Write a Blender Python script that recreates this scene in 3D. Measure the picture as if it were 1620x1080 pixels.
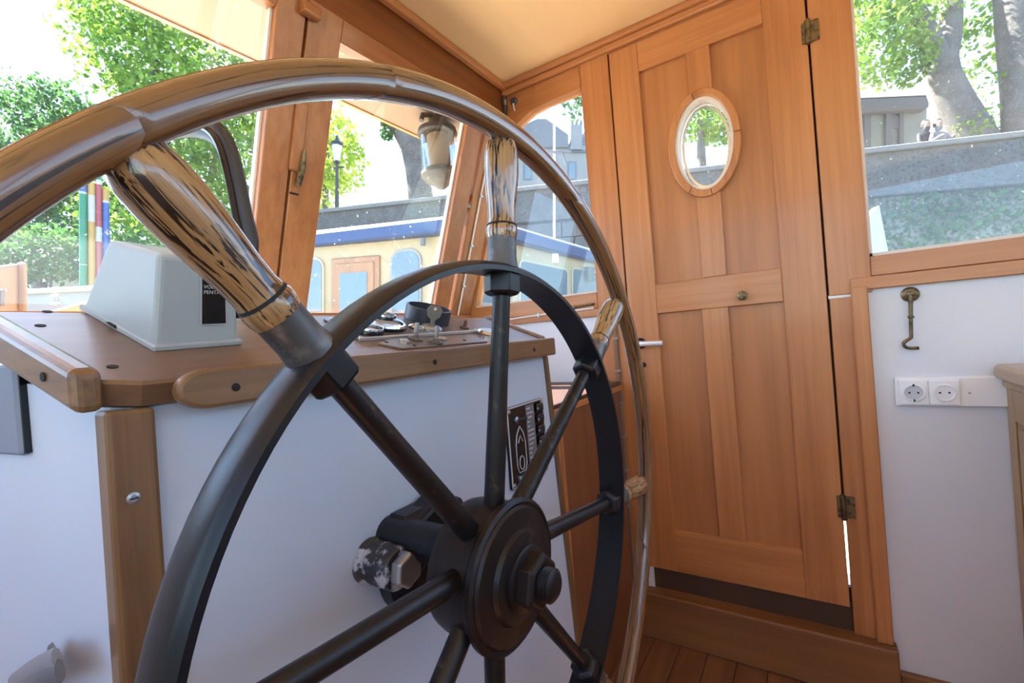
import bpy, bmesh, math, random
import numpy as np
from mathutils import Matrix, Vector
random.seed(4)
rng = np.random.default_rng(7)
for o in list(bpy.data.objects):
    bpy.data.objects.remove(o)
scene = bpy.context.scene
COL = scene.collection
pi = math.pi

# ------------------------------------------------------------------ camera
H = 1.156                                   # eye height over the cabin sole
YAW, PITCH, ROLL = math.radians(56.94), math.radians(-0.34), math.radians(-4.55)
FPX = 720.0
CAM = Vector((0, 0, H))
fw = Vector((math.sin(YAW)*math.cos(PITCH), math.cos(YAW)*math.cos(PITCH), math.sin(PITCH)))
r0 = Vector((math.cos(YAW), -math.sin(YAW), 0)); u0 = r0.cross(fw)
rt = r0*math.cos(ROLL) + u0*math.sin(ROLL); up = -r0*math.sin(ROLL) + u0*math.cos(ROLL)
cd = bpy.data.cameras.new('camera'); cd.sensor_width = 36; cd.lens = 16.0; cd.clip_start = 0.01; cd.clip_end = 500
cam = bpy.data.objects.new('camera', cd); COL.objects.link(cam)
cam.matrix_world = Matrix(((rt.x, up.x, -fw.x, CAM.x), (rt.y, up.y, -fw.y, CAM.y), (rt.z, up.z, -fw.z, CAM.z), (0, 0, 0, 1)))
scene.camera = cam

# ------------------------------------------------------------------ world, sun, exposure
w = bpy.data.worlds.new('world'); scene.world = w; w.use_nodes = True
nt = w.node_tree; nt.nodes.clear()
sky = nt.nodes.new('ShaderNodeTexSky'); sky.sky_type = 'NISHITA'; sky.sun_disc = False
SUN_EL, SUN_AZ = math.radians(52), math.radians(-4)      # azimuth from the bow, to port
sky.sun_elevation = SUN_EL; sky.sun_rotation = SUN_AZ
sky.air_density = 1.0; sky.dust_density = .5; sky.ozone_density = 1.6
bg = nt.nodes.new('ShaderNodeBackground'); bg.inputs['Strength'].default_value = 0.36
wo = nt.nodes.new('ShaderNodeOutputWorld')
nt.links.new(sky.outputs[0], bg.inputs[0]); nt.links.new(bg.outputs[0], wo.inputs[0])
sl = bpy.data.lights.new('sun', 'SUN'); sl.energy = 17.0; sl.angle = math.radians(1.0); sl.color = (1, .93, .82)
sun = bpy.data.objects.new('sun', sl); COL.objects.link(sun)
sd = Vector((math.sin(SUN_AZ)*math.cos(SUN_EL), math.cos(SUN_AZ)*math.cos(SUN_EL), math.sin(SUN_EL)))
sun.rotation_euler = sd.to_track_quat('Z', 'Y').to_euler(); sun.location = (0, 0, 30)
vs = scene.view_settings
vs.view_transform = 'Standard'; vs.look = 'None'; vs.gamma = 1; vs.exposure = 1.45; vs.use_curve_mapping = False

# ------------------------------------------------------------------ pixel helpers (1620 x 1080 photo)
def ray(x, y):
    return fw + rt*((x-810)/FPX) - up*((y-540)/FPX)
def onX(x, y, X): d = ray(x, y); return CAM + d*(X/d.x)
def onY(x, y, Y): d = ray(x, y); return CAM + d*(Y/d.y)
def onZ(x, y, Z): d = ray(x, y); return CAM + d*((Z)/d.z)
def at(x, y, d): return CAM + ray(x, y)*d                 # a point at range d along the view
def ex(a, d, h): return CAM + rt*a + fw*d + up*h          # level frame outside: right, ahead, up from the eye
EXM = Matrix(((rt.x, fw.x, up.x, 0), (rt.y, fw.y, up.y, 0), (rt.z, fw.z, up.z, 0), (0, 0, 0, 1)))

# ------------------------------------------------------------------ materials
MATS = {}
def nodes(name):
    m = bpy.data.materials.new(name); m.use_nodes = True
    t = m.node_tree; b = t.nodes['Principled BSDF']
    return m, t, b
def ramp(t, stops):
    r = t.nodes.new('ShaderNodeValToRGB'); e = r.color_ramp.elements
    while len(e) > 1: e.remove(e[-1])
    e[0].position = stops[0][0]; e[0].color = (*stops[0][1], 1)
    for p, c in stops[1:]:
        n = e.new(p); n.color = (*c, 1)
    return r
def coords(t, scale, kind='Object', jitter=True):
    tc = t.nodes.new('ShaderNodeTexCoord'); mp = t.nodes.new('ShaderNodeMapping')
    mp.inputs['Scale'].default_value = scale
    if jitter:
        oi = t.nodes.new('ShaderNodeObjectInfo'); ml = t.nodes.new('ShaderNodeVectorMath'); ml.operation = 'MULTIPLY'
        ml.inputs[1].default_value = (3.1, 5.7, 9.3)
        ad = t.nodes.new('ShaderNodeVectorMath'); ad.operation = 'ADD'
        t.links.new(oi.outputs['Random'], ml.inputs[0]); t.links.new(tc.outputs[kind], ad.inputs[0])
        t.links.new(ml.outputs[0], ad.inputs[1]); t.links.new(ad.outputs[0], mp.inputs[0])
    else:
        t.links.new(tc.outputs[kind], mp.inputs[0])
    return mp
def noise(t, vec, scale, detail=4, rough=.55, dist=0):
    n = t.nodes.new('ShaderNodeTexNoise'); n.inputs['Scale'].default_value = scale
    n.inputs['Detail'].default_value = detail; n.inputs['Roughness'].default_value = rough; n.inputs['Distortion'].default_value = dist
    t.links.new(vec.outputs[0], n.inputs['Vector']); return n
def mixc(t, a, b, fac, mode='MIX'):
    m = t.nodes.new('ShaderNodeMix'); m.data_type = 'RGBA'; m.blend_type = mode
    for s, v in ((6, a), (7, b), (0, fac)):
        if hasattr(v, 'is_linked') or hasattr(v, 'links'): t.links.new(v, m.inputs[s])
        elif s == 0: m.inputs[0].default_value = v
        else: m.inputs[s].default_value = (*v, 1)
    return m.outputs[2]
def bump(t, b, h, strength, dist=.002):
    bp = t.nodes.new('ShaderNodeBump'); bp.inputs['Strength'].default_value = strength; bp.inputs['Distance'].default_value = dist
    t.links.new(h, bp.inputs['Height']); t.links.new(bp.outputs[0], b.inputs['Normal'])
def wood(name, axis, dark, mid, light, rough=.4, coat=.3, grain=38, streak=None, streak_amt=(.58, .66), along=1.6, kind='Object', coat_rough=.12, scale3=None, bumpy=.12):
    key = name+axis
    if key in MATS: return MATS[key]
    m, t, b = nodes(key)
    s = {'x': (along, grain, grain), 'y': (grain, along, grain), 'z': (grain, grain, along)}[axis] if not scale3 else scale3
    mp = coords(t, s, kind)
    n1 = noise(t, mp, 1.0, 5, .6, .4)
    n2 = noise(t, mp, .22, 3, .5, .8)
    r1 = ramp(t, [(.25, dark), (.5, mid), (.78, light)])
    ad = t.nodes.new('ShaderNodeMath'); ad.operation = 'MULTIPLY_ADD'; ad.inputs[1].default_value = .45
    sc = t.nodes.new('ShaderNodeMath'); sc.operation = 'MULTIPLY'; sc.inputs[1].default_value = .55
    t.links.new(n2.outputs[0], sc.inputs[0]); t.links.new(n1.outputs[0], ad.inputs[0]); t.links.new(sc.outputs[0], ad.inputs[2])
    t.links.new(ad.outputs[0], r1.inputs[0])
    col = r1.outputs[0]
    if streak:
        n3 = noise(t, mp, .75, 3, .6, 1.2)
        r3 = ramp(t, [(streak_amt[0], (0, 0, 0)), (streak_amt[1], (1, 1, 1))])
        t.links.new(n3.outputs[0], r3.inputs[0])
        col = mixc(t, col, streak, r3.outputs[0])
    t.links.new(col, b.inputs['Base Color'])
    b.inputs['Roughness'].default_value = rough
    b.inputs['Coat Weight'].default_value = coat; b.inputs['Coat Roughness'].default_value = coat_rough
    bump(t, b, n1.outputs[0], bumpy, .0015)
    MATS[key] = m; return m
def plain(name, color, rough=.5, metal=0, spots=None, nscale=60, amt=(.6, .7), var=.0, coat=0, bump_s=0, spec=.5):
    if name in MATS: return MATS[name]
    m, t, b = nodes(name)
    b.inputs['Roughness'].default_value = rough; b.inputs['Metallic'].default_value = metal
    b.inputs['Coat Weight'].default_value = coat; b.inputs['Specular IOR Level'].default_value = spec
    mp = coords(t, (1, 1, 1)); n = noise(t, mp, nscale, 5, .6)
    lo = tuple(c*(1-var) for c in color); hi = tuple(min(1, c*(1+var)) for c in color)
    n0 = noise(t, mp, nscale*.15, 3, .5)
    r = ramp(t, [(.3, lo), (.7, hi)]); t.links.new(n0.outputs[0], r.inputs[0]); col = r.outputs[0]
    if spots:
        r2 = ramp(t, [(amt[0], (0, 0, 0)), (amt[1], (1, 1, 1))]); t.links.new(n.outputs[0], r2.inputs[0])
        col = mixc(t, col, spots, r2.outputs[0])
    t.links.new(col, b.inputs['Base Color'])
    if bump_s: bump(t, b, n.outputs[0], bump_s)
    MATS[name] = m; return m
def glass(name, tint=(.97, .985, .98), dust=.0, refl=1.0):
    if name in MATS: return MATS[name]
    m = bpy.data.materials.new(name); m.use_nodes = True; t = m.node_tree; t.nodes.clear()
    o = t.nodes.new('ShaderNodeOutputMaterial')
    tr = t.nodes.new('ShaderNodeBsdfTransparent'); tr.inputs[0].default_value = (*tint, 1)
    gl = t.nodes.new('ShaderNodeBsdfGlossy'); gl.inputs['Roughness'].default_value = .0
    fr = t.nodes.new('ShaderNodeFresnel'); fr.inputs[0].default_value = 1.5
    ml = t.nodes.new('ShaderNodeMath'); ml.operation = 'MULTIPLY'; ml.inputs[1].default_value = refl
    ge = t.nodes.new('ShaderNodeNewGeometry'); iv_ = t.nodes.new('ShaderNodeMath'); iv_.operation = 'SUBTRACT'; iv_.inputs[0].default_value = 1.0
    t.links.new(ge.outputs['Backfacing'], iv_.inputs[1])
    m1 = t.nodes.new('ShaderNodeMath'); m1.operation = 'MULTIPLY'; t.links.new(fr.outputs[0], m1.inputs[0]); t.links.new(iv_.outputs[0], m1.inputs[1])
    t.links.new(m1.outputs[0], ml.inputs[0])
    mx = t.nodes.new('ShaderNodeMixShader'); t.links.new(ml.outputs[0], mx.inputs[0]); t.links.new(tr.outputs[0], mx.inputs[1]); t.links.new(gl.outputs[0], mx.inputs[2])
    out = mx.outputs[0]
    if dust:
        mp = coords(t, (1, 1, 1)); n = noise(t, mp, 55, 6, .7); r = ramp(t, [(.66, (0, 0, 0)), (.72, (1, 1, 1))]); t.links.new(n.outputs[0], r.inputs[0])
        n2 = noise(t, mp, 3, 3, .6); m2 = t.nodes.new('ShaderNodeMath'); m2.operation = 'MULTIPLY_ADD'; m2.inputs[1].default_value = .45; m2.inputs[2].default_value = 0.0
        t.links.new(r.outputs[0], m2.inputs[0])
        m3 = t.nodes.new('ShaderNodeMath'); m3.operation = 'MULTIPLY_ADD'; m3.inputs[1].default_value = dust
        t.links.new(n2.outputs[0], m3.inputs[0]); t.links.new(m2.outputs[0], m3.inputs[2])
        df = t.nodes.new('ShaderNodeBsdfTranslucent'); df.inputs[0].default_value = (.8, .82, .85, 1)
        d2 = t.nodes.new('ShaderNodeBsdfDiffuse'); d2.inputs[0].default_value = (.8, .82, .85, 1)
        a2 = t.nodes.new('ShaderNodeAddShader'); t.links.new(df.outputs[0], a2.inputs[0]); t.links.new(d2.outputs[0], a2.inputs[1])
        mx2 = t.nodes.new('ShaderNodeMixShader'); t.links.new(m3.outputs[0], mx2.inputs[0]); t.links.new(out, mx2.inputs[1]); t.links.new(a2.outputs[0], mx2.inputs[2])
        out = mx2.outputs[0]
    t.links.new(out, o.inputs[0]); MATS[name] = m; return m
def leafmat(name, c1, c2, c3):
    m = bpy.data.materials.new(name); m.use_nodes = True; t = m.node_tree; b = t.nodes['Principled BSDF']
    g = t.nodes.new('ShaderNodeNewGeometry'); mp = t.nodes.new('ShaderNodeMapping'); mp.inputs['Scale'].default_value = (1, 1, 1)
    t.links.new(g.outputs['Position'], mp.inputs[0])
    n = noise(t, mp, 1.1, 4, .7); r = ramp(t, [(.32, c1), (.5, c2), (.68, c3)]); t.links.new(n.outputs[0], r.inputs[0])
    t.links.new(r.outputs[0], b.inputs['Base Color']); b.inputs['Roughness'].default_value = .5
    tl = t.nodes.new('ShaderNodeBsdfTranslucent'); t.links.new(r.outputs[0], tl.inputs[0])
    mx = t.nodes.new('ShaderNodeMixShader'); mx.inputs[0].default_value = .5
    o = t.nodes['Material Output']; t.links.new(b.outputs[0], mx.inputs[1]); t.links.new(tl.outputs[0], mx.inputs[2]); t.links.new(mx.outputs[0], o.inputs[0])
    return m
OR = ((.30, .105, .032), (.47, .185, .058), (.60, .265, .098))        # orange varnished pine and mahogany
def orange(ax): return wood('orange_wood', ax, *OR, rough=.42, coat=.25, grain=60, along=2.2, bumpy=.06)
def sashwood(ax): return wood('sash_wood', ax, (.21, .07, .019), (.34, .125, .036), (.44, .185, .062), rough=.42, coat=.25, grain=60, along=2.2, bumpy=.06)
def panelwood(ax): return wood('panel_wood', ax, (.29, .105, .033), (.43, .17, .053), (.53, .225, .08), rough=.45, coat=.2, grain=34, along=1.8, bumpy=.04)
def teak(ax): return wood('teak', ax, (.08, .038, .014), (.19, .10, .04), (.29, .165, .072), rough=.35, coat=.35, grain=130, along=5)
def darkteak(ax): return wood('desk_teak', ax, (.10, .055, .028), (.17, .095, .05), (.23, .135, .07), rough=.38, coat=.22, grain=80, along=3, coat_rough=.2)
def floorwood(ax): return wood('floor_wood', ax, (.09, .038, .018), (.19, .082, .038), (.28, .13, .06), rough=.5, coat=.1, grain=30)
def lowwood(ax): return wood('threshold_wood', ax, (.14, .055, .018), (.24, .10, .035), (.32, .14, .05), rough=.5, coat=.1, grain=30, along=1.4)
OAK_H = wood('handle_oak', 'z', (.16, .075, .025), (.34, .19, .075), (.52, .34, .16), rough=.25, coat=.8, grain=300, along=9, streak=(.018, .010, .006), streak_amt=(.54, .58), coat_rough=.06)
OAK_R = wood('rim_oak', 'z', (.09, .038, .012), (.20, .09, .03), (.31, .155, .058), rough=.25, coat=.8, streak=(.022, .011, .006), streak_amt=(.56, .61), kind='UV', scale3=(4.5, 260, 1), coat_rough=.08)
PLY = wood('ceiling_ply', 'x', (.82, .53, .25), (.89, .60, .30), (.93, .66, .36), rough=.5, coat=.1, grain=5, along=1.0, bumpy=.01)
SIDEW = wood('sideboard_wood', 'z', (.30, .18, .085), (.42, .27, .135), (.52, .36, .19), rough=.45, coat=.15, grain=30)
WHITE = plain('white_paint', (.70, .71, .74), .5, var=.03, spots=(.55, .54, .56), nscale=14, amt=(.72, .80))
CWHITE = plain('console_sky_tint', (.56, .62, .71), .5, var=.03, spots=(.42, .45, .50), nscale=14, amt=(.74, .82))  # white with the blue of skylight mixed into the colour
IRON = plain('black_iron', (.006, .006, .008), .36, 0, spots=(.035, .03, .03), nscale=90, amt=(.68, .74), bump_s=.10, spec=.4)
RUST = plain('worn_iron', (.008, .006, .005), .38, 0, spots=(.05, .038, .032), nscale=60, amt=(.60, .68), bump_s=.2, spec=.4)
HUBM = plain('hub_iron', (.010, .006, .005), .42, 0, spots=(.035, .02, .015), nscale=40, amt=(.58, .72), bump_s=.15, spec=.35)
FERR = plain('ferrule_metal', (.10, .095, .09), .45, .6, spots=(.22, .21, .20), nscale=40, amt=(.5, .7), bump_s=.1)
STEEL = plain('steel', (.42, .43, .44), .35, .85, nscale=40, var=.15)
CHROME = plain('chrome', (.65, .66, .66), .15, 1.0)
BRASS = plain('old_brass', (.20, .15, .08), .4, .8, spots=(.08, .06, .035), nscale=60, amt=(.5, .6))
GREYP = plain('grey_plastic', (.36, .405, .41), .45, var=.03)
BLACKP = plain('black_plastic', (.015, .015, .017), .45, nscale=300, bump_s=.25)
DARK = plain('dark_hole', (.01, .009, .008), .8)
BLACKG = plain('black_label', (.006, .006, .007), .2)
GREYBOX = plain('grey_box_paint', (.22, .25, .31), .5, spots=(.40, .42, .46), nscale=8, amt=(.6, .64))
CREAM = plain('pale_bead', (.74, .66, .58), .5)
CABLE = plain('white_cable', (.72, .66, .60), .5)
CONDU = plain('brown_conduit', (.20, .13, .085), .5)
SOCK = plain('socket_white', (.85, .85, .85), .3)
SILVER = plain('silver_print', (.6, .6, .6), .35, .4)
GLASS = glass('pane_glass', dust=.003, refl=1.5)
GLASSD = glass('dusty_glass', dust=.045, refl=1.6)
GLASSL = glass('lamp_glass', tint=(.72, .75, .77), refl=2.0)

# ------------------------------------------------------------------ mesh helpers
WM = {}
def link(o, parent, M):
    COL.objects.link(o)
    if parent is not None:
        o.parent = parent; o.matrix_parent_inverse = WM[parent].inverted()
    o.matrix_basis = M; WM[o] = M.copy(); return o
def tag(o, label=None, cat=None, group=None, kind=None):
    if label: o['label'] = label
    if cat: o['category'] = cat
    if group: o['group'] = group
    if kind: o['kind'] = kind
    return o
def thing(name, label, cat, loc, group=None, M=None):
    o = bpy.data.objects.new(name, None); o.empty_display_size = .05
    link(o, None, M if M is not None else Matrix.Translation(Vector(loc))); return tag(o, label, cat, group)
def struct(name, loc=(0, 0, 0)):
    o = bpy.data.objects.new(name, None); o.empty_display_size = .05
    link(o, None, Matrix.Translation(Vector(loc))); o['kind'] = 'structure'; return o
def mk(name, vf, mat, parent=None, M=None, smooth=False, bevel=0, seg=1, auto=None):
    """One mesh object.  Without M the vertices are in the world and the origin goes to their centre; with M they are local."""
    V, F = vf[0], vf[1]
    V = [Vector(v) for v in V]
    if M is None:
        lo = Vector([min(v[i] for v in V) for i in range(3)]); hi = Vector([max(v[i] for v in V) for i in range(3)])
        c = (lo+hi)/2; V = [v-c for v in V]; M = Matrix.Translation(c)
    me = bpy.data.meshes.new(name); me.from_pydata(V, [], F)
    bm = bmesh.new(); bm.from_mesh(me)
    bmesh.ops.recalc_face_normals(bm, faces=bm.faces)
    if bevel:
        es = [e for e in bm.edges if len(e.link_faces) == 2 and e.calc_face_angle(0) > .5]
        bmesh.ops.bevel(bm, geom=es, offset=bevel, segments=seg, affect='EDGES', profile=.5, clamp_overlap=True)
    if smooth:
        lim = math.radians(40 if auto is None else auto)
        for f in bm.faces: f.smooth = True
        for e in bm.edges:
            if len(e.link_faces) == 2 and e.calc_face_angle(0) > lim: e.smooth = False
    bm.to_mesh(me); bm.free()
    me.materials.append(mat)
    o = bpy.data.objects.new(name, me)
    return link(o, parent, M)
def dupe(o, parent, M):
    c = o.copy()
    for k in list(c.keys()):
        if k not in ('label', 'category', 'group', 'kind'): pass
    return link(c, parent, M)
BF = [(0, 1, 3, 2), (4, 6, 7, 5), (0, 4, 5, 1), (2, 3, 7, 6), (0, 2, 6, 4), (1, 5, 7, 3)]
def box(x0, x1, y0, y1, z0, z1):
    return [(x, y, z) for x in (x0, x1) for y in (y0, y1) for z in (z0, z1)], BF
def boxr(x, y, z): return box(x[0], x[1], y[0], y[1], z[0]+H, z[1]+H)       # z measured from eye level
def hexa(p):       # 8 points in the order of box()
    return p, BF
def prism(poly, vec):
    n = len(poly); P = [Vector(p) for p in poly]; v = Vector(vec)
    V = P+[p+v for p in P]
    F = [tuple(range(n))[::-1], tuple(range(n, 2*n))]+[(i, (i+1) % n, n+(i+1) % n, n+i) for i in range(n)]
    return V, F
def lathe(prof, n=24, closed=False):
    V = []; F = []
    for r, z in prof:
        for i in range(n):
            a = 2*pi*i/n; V.append((r*math.cos(a), r*math.sin(a), z))
    m = len(prof)
    for j in range(m-1 if not closed else m):
        k = (j+1) % m
        for i in range(n): F.append((j*n+i, j*n+(i+1) % n, k*n+(i+1) % n, k*n+i))
    if not closed:
        F.append(tuple(range(n))[::-1]); F.append(tuple(range((m-1)*n, m*n)))
    return V, F
def tube(pts, radii, n=8, flat=1.0, upv=None):
    P = [Vector(p) for p in pts]
    if not hasattr(radii, '__len__'): radii = [radii]*len(P)
    V = []; F = []; nrm = None
    for i, p in enumerate(P):
        t = (P[min(i+1, len(P)-1)]-P[max(i-1, 0)]).normalized()
        if nrm is None:
            a = Vector(upv) if upv is not None else (Vector((0, 0, 1)) if abs(t.z) < .9 else Vector((1, 0, 0)))
            nrm = (a-t*a.dot(t)).normalized()
        else: nrm = (nrm-t*nrm.dot(t)).normalized()
        b = t.cross(nrm)
        for k in range(n):
            a = 2*pi*k/n; V.append(p+(nrm*math.cos(a)*flat+b*math.sin(a))*radii[i])
    for i in range(len(P)-1):
        for k in range(n): F.append((i*n+k, i*n+(k+1) % n, (i+1)*n+(k+1) % n, (i+1)*n+k))
    F.append(tuple(range(n))[::-1]); F.append(tuple(range((len(P)-1)*n, len(P)*n)))
    return V, F
def smoothpts(pts, sub=4):
    P = [Vector(p) for p in pts]; out = []
    for i in range(len(P)-1):
        a, b, c, d = P[max(i-1, 0)], P[i], P[i+1], P[min(i+2, len(P)-1)]
        for s in range(sub):
            t = s/sub
            out.append(.5*((2*b)+(-a+c)*t+(2*a-5*b+4*c-d)*t*t+(-a+3*b-3*c+d)*t**3))
    out.append(P[-1]); return out
def axis_m(p, d, roll=0):       # a frame at p whose Z points along d
    return Matrix.Translation(Vector(p)) @ Vector(d).normalized().to_track_quat('Z', 'Y').to_matrix().to_4x4() @ Matrix.Rotation(roll, 4, 'Z')
def xf(vf, M): return [M @ Vector(v) for v in vf[0]], vf[1]
def quads(name, C, size, mat, parent, M, aspect=.7, local_n=None):
    """A crown of diamond leaves at the points C."""
    n = len(C); a = rng.normal(size=(n, 3)); a /= np.linalg.norm(a, axis=1)[:, None]
    b = rng.normal(size=(n, 3)); b -= (b*a).sum(1)[:, None]*a; b /= np.linalg.norm(b, axis=1)[:, None]
    s = size*(rng.uniform(.6, 1.3, n))[:, None]
    V = np.stack([C-a*s*.6, C+b*s*.5*aspect, C+a*s*.6, C-b*s*.5*aspect], 1).reshape(-1, 3)
    me = bpy.data.meshes.new(name); me.vertices.add(4*n); me.vertices.foreach_set('co', V.ravel())
    me.loops.add(4*n); me.loops.foreach_set('vertex_index', np.arange(4*n))
    me.polygons.add(n); me.polygons.foreach_set('loop_start', np.arange(0, 4*n, 4)); me.update(calc_edges=True)
    me.materials.append(mat); o = bpy.data.objects.new(name, me); return link(o, parent, M)
def text(name, s, size, M, mat, parent, ext=.0003, spacing=1.0):
    c = bpy.data.curves.new(name, 'FONT'); c.body = s; c.size = size; c.extrude = ext; c.space_character = spacing
    o = bpy.data.objects.new(name, c); COL.objects.link(o)
    me = bpy.data.meshes.new_from_object(o); bpy.data.objects.remove(o)
    me.materials.clear(); me.materials.append(mat)
    return link(bpy.data.objects.new(name, me), parent, M)

# ================================================================== SETTING
XW, XP, YB = 1.70, -1.20, -1.75          # starboard wall, port wall, aft wall (inside faces)
ZC = 1.10                                 # ceiling over the eye
K, YS, ZS = .36, 1.345, .155              # windscreen: Y = YS - K*(z - ZS)
def yw(z): return YS-K*(z-ZS)

# floor: planks running athwartships
fl = struct('floor', (0, 0, 0))
mk('subfloor', box(XP-.05, XW+.05, YB-.05, 1.45, -.06, -.012), DARK, fl)
y = YB; j = 0; pw = .092
plank_src = {}
while y < 1.40:
    x = XP - random.uniform(0, .5)
    while x < XW:
        L = random.choice((.55, .7, .85)); x0, x1 = max(x, XP), min(x+L, XW)
        if x1-x0 > .05: mk('plank', box(x0+.0012, x1-.0012, y+.001, min(y+pw, 1.40)-.001, -.014, random.uniform(-.001, .0)), floorwood('x'), fl, bevel=.0012)
        x += L
    y += pw

# ceiling: the roof board runs out over the windscreen
ce = struct('ceiling', (0, 0, H+ZC))
mk('ceiling_board', boxr((XP, XW), (YB, 1.07), (ZC, ZC+.012)), PLY, ce)
mk('roof', boxr((XP-.10, XW+.09), (YB-.15, 1.50), (ZC+.013, ZC+.06)), plain('roof_paint', (.7, .66, .58), .5), ce)
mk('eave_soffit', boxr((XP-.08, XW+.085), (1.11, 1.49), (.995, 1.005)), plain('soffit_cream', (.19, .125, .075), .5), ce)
mk('eave_fascia', boxr((XP-.10, XW+.09), (1.485, 1.50), (.99, ZC+.012)), orange('x'), ce)
mk('eave_fascia', boxr((XW+.075, XW+.09), (1.11, 1.485), (.99, ZC+.012)), orange('y'), ce)

# --- starboard wall with its door opening and two windows
wr = struct('wall_right', (XW, 0, 0))
def rp(name, y, z, mat, x=(XW, XW+.05), bevel=.002): return mk(name, boxr(x, y, z), mat, wr, bevel=bevel)
ZR0, ZR1 = .157, .965
rp('white_panel', (.55, 1.40), (-H, .066), WHITE, (XW+.004, XW+.045), 0)
rp('white_panel', (YB, -.146), (-H, .066), WHITE, (XW+.004, XW+.045), 0)
rp('sill_strip', (.66, 1.37), (.062, .092), orange('y'), (XW-.012, XW+.05))
rp('sill_strip', (YB, -.113), (.062, .098), orange('y'), (XW-.012, XW+.05))
rp('sill_rail', (.69, 1.345), (.094, ZR0), orange('y'))
rp('sill_rail', (YB, -.164), (.100, ZR0), orange('y'))
rp('top_rail', (.69, .90), (ZR1-.005, ZC), orange('y'))
rp('top_rail', (YB, -.164), (ZR1, ZC), orange('y'))
rp('door_post', (.572, .688), (-1.0, ZC), orange('z'), (XW-.004, XW+.05))
rp('door_post', (-.164, -.060), (.053, ZC), orange('z'), (XW-.004, XW+.05))
rp('jamb_board', (-.118, -.060), (-1.0, .045), orange('z'), (XW-.002, XW+.05))
rp('slot_light', (-.115, -.058), (.044, .055), SOCK, (XW+.0, XW+.03), 0)  # daylight through the slot, painted as a white strip
rp('batten', (-.152, -.113), (-.985, .072), orange('z'), (XW-.022, XW+.01), .003)
rp('door_head', (-.06, .572), (1.047, ZC), orange('y'))
# post in the forward corner: raked like the windscreen
mk('corner_board', prism([(XW+.0012, yw(z)+o, z+H) for z, o in ((-.2, .03), (.97, .03), (.97, -.035), (ZS, -.045), (-.2, -.045))], (.05, 0, 0)), orange('z'), wr)
rp('head_block', (.90, 1.09), (.955, ZC), orange('y'), (XW-.0015, XW+.05))
for ya, yb, za, zb in ((.80, .92, .966, .952), (.92, .985, .952, .925), (.985, 1.05, .925, .86)):
    mk('head_curve', hexa([(x, yy, z) for x in (XW-.0008, XW+.049) for yy, zl in ((ya, za), (yb, zb)) for z in (zl+H, .975+H)]), orange('y'), wr)
rp('leak_strip', (.545, .60), (-.95, 1.06), plain('leak_strip_dark', (.06, .03, .015), .7), (XW+.033, XW+.05), 0)  # dark strips added behind the door gaps to keep light from leaking in
rp('leak_strip', (-.09, -.035), (-.62, 1.06), plain('leak_strip_dark', (.06, .03, .015), .7), (XW+.033, XW+.05), 0)
rp('leak_strip', (-.09, -.035), (-.95, -.86), plain('leak_strip_dark', (.06, .03, .015), .7), (XW+.033, XW+.05), 0)
rp('leak_strip', (-.06, .572), (1.03, 1.06), plain('leak_strip_dark', (.06, .03, .015), .7), (XW+.033, XW+.05), 0)
wg = struct('window_3', (XW, .9, H+.5)); wg['kind'] = 'structure'
mk('pane', prism([(XW+.03, .68, .15+H), (XW+.03, 1.345, .15+H), (XW+.03, 1.0, .98+H), (XW+.03, .68, .98+H)], (.004, 0, 0)), GLASSD, wg)
mk('bead', boxr((XW+.015, XW+.03), (.688, 1.32), (ZR0, ZR0+.008)), CREAM, wg)
mk('bead', boxr((XW+.015, XW+.03), (.688, .694), (ZR0, ZR1)), CREAM, wg)
wg2 = struct('window_4', (XW, -1, H+.5))
mk('pane', boxr((XW+.03, XW+.034), (YB+.1, -.155), (.15, .97)), GLASSD, wg2)
mk('bead', boxr((XW+.012, XW+.03), (YB+.1, -.164), (ZR0, ZR0+.010)), CREAM, wg2)
mk('bead', boxr((XW+.012, XW+.03), (-.172, -.164), (ZR0, ZR1)), CREAM, wg2)
# threshold, skirting
th = struct('trim_1', (XW, .2, 0))
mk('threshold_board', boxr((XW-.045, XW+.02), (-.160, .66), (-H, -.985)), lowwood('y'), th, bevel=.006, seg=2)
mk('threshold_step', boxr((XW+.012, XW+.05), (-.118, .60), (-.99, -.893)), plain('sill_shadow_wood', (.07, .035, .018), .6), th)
bb = struct('baseboard_right', (XW, -1, 0))
mk('baseboard', boxr((XW-.015, XW+.01), (YB, -.161), (-H, -1.065)), lowwood('y'), bb, bevel=.004)
tr2 = struct('trim_2', (XW, 0, H+ZC))
mk('moulding', boxr((XW-.030, XW+.0), (YB, 1.05), (1.075, ZC)), orange('y'), tr2, bevel=.008, seg=3)
mk('moulding', boxr((XW-.018, XW+.0), (YB, 1.05), (1.050, 1.076)), orange('y'), tr2, bevel=.006, seg=2)
tr3 = struct('trim_3', (0, 1.03, H+ZC))
mk('moulding', boxr((XP, XW-.005), (1.020, 1.05), (1.072, ZC)), orange('x'), tr3, bevel=.009, seg=3)

# --- windscreen
wf = struct('wall_front', (0, YS, 0))
def wpc(name, x, z, off, mat, parent=wf, bevel=.0025):
    p = [(xx, yw(zz)+oo, zz+H) for xx in x for oo in off for zz in z]
    return mk(name, hexa(p), mat, parent, bevel=bevel)
mk('header_beam', boxr((XP, XW), (1.05, 1.10), (.925, ZC)), wood('beam_dark_wood', 'x', (.14, .036, .008), (.22, .065, .014), (.30, .10, .026), rough=.42, coat=.25, grain=60, along=2.2), wf, bevel=.003)  # beam wood darker and redder than the sashes
mk('apron_panel', boxr((XP, XW), (YS+.0, YS+.04), (-H, .12)), WHITE, wf)
mk('sill_board', boxr((XP, XW), (YS-.03, YS+.05), (.104, .127)), sashwood('x'), wf, bevel=.004)
wpc('corner_post', (1.555, XW), (.128, .96), (-.03, .03), sashwood('z'))
wpc('mullion_post', (.735, .770), (.128, .94), (.0, .045), sashwood('z'))
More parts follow.
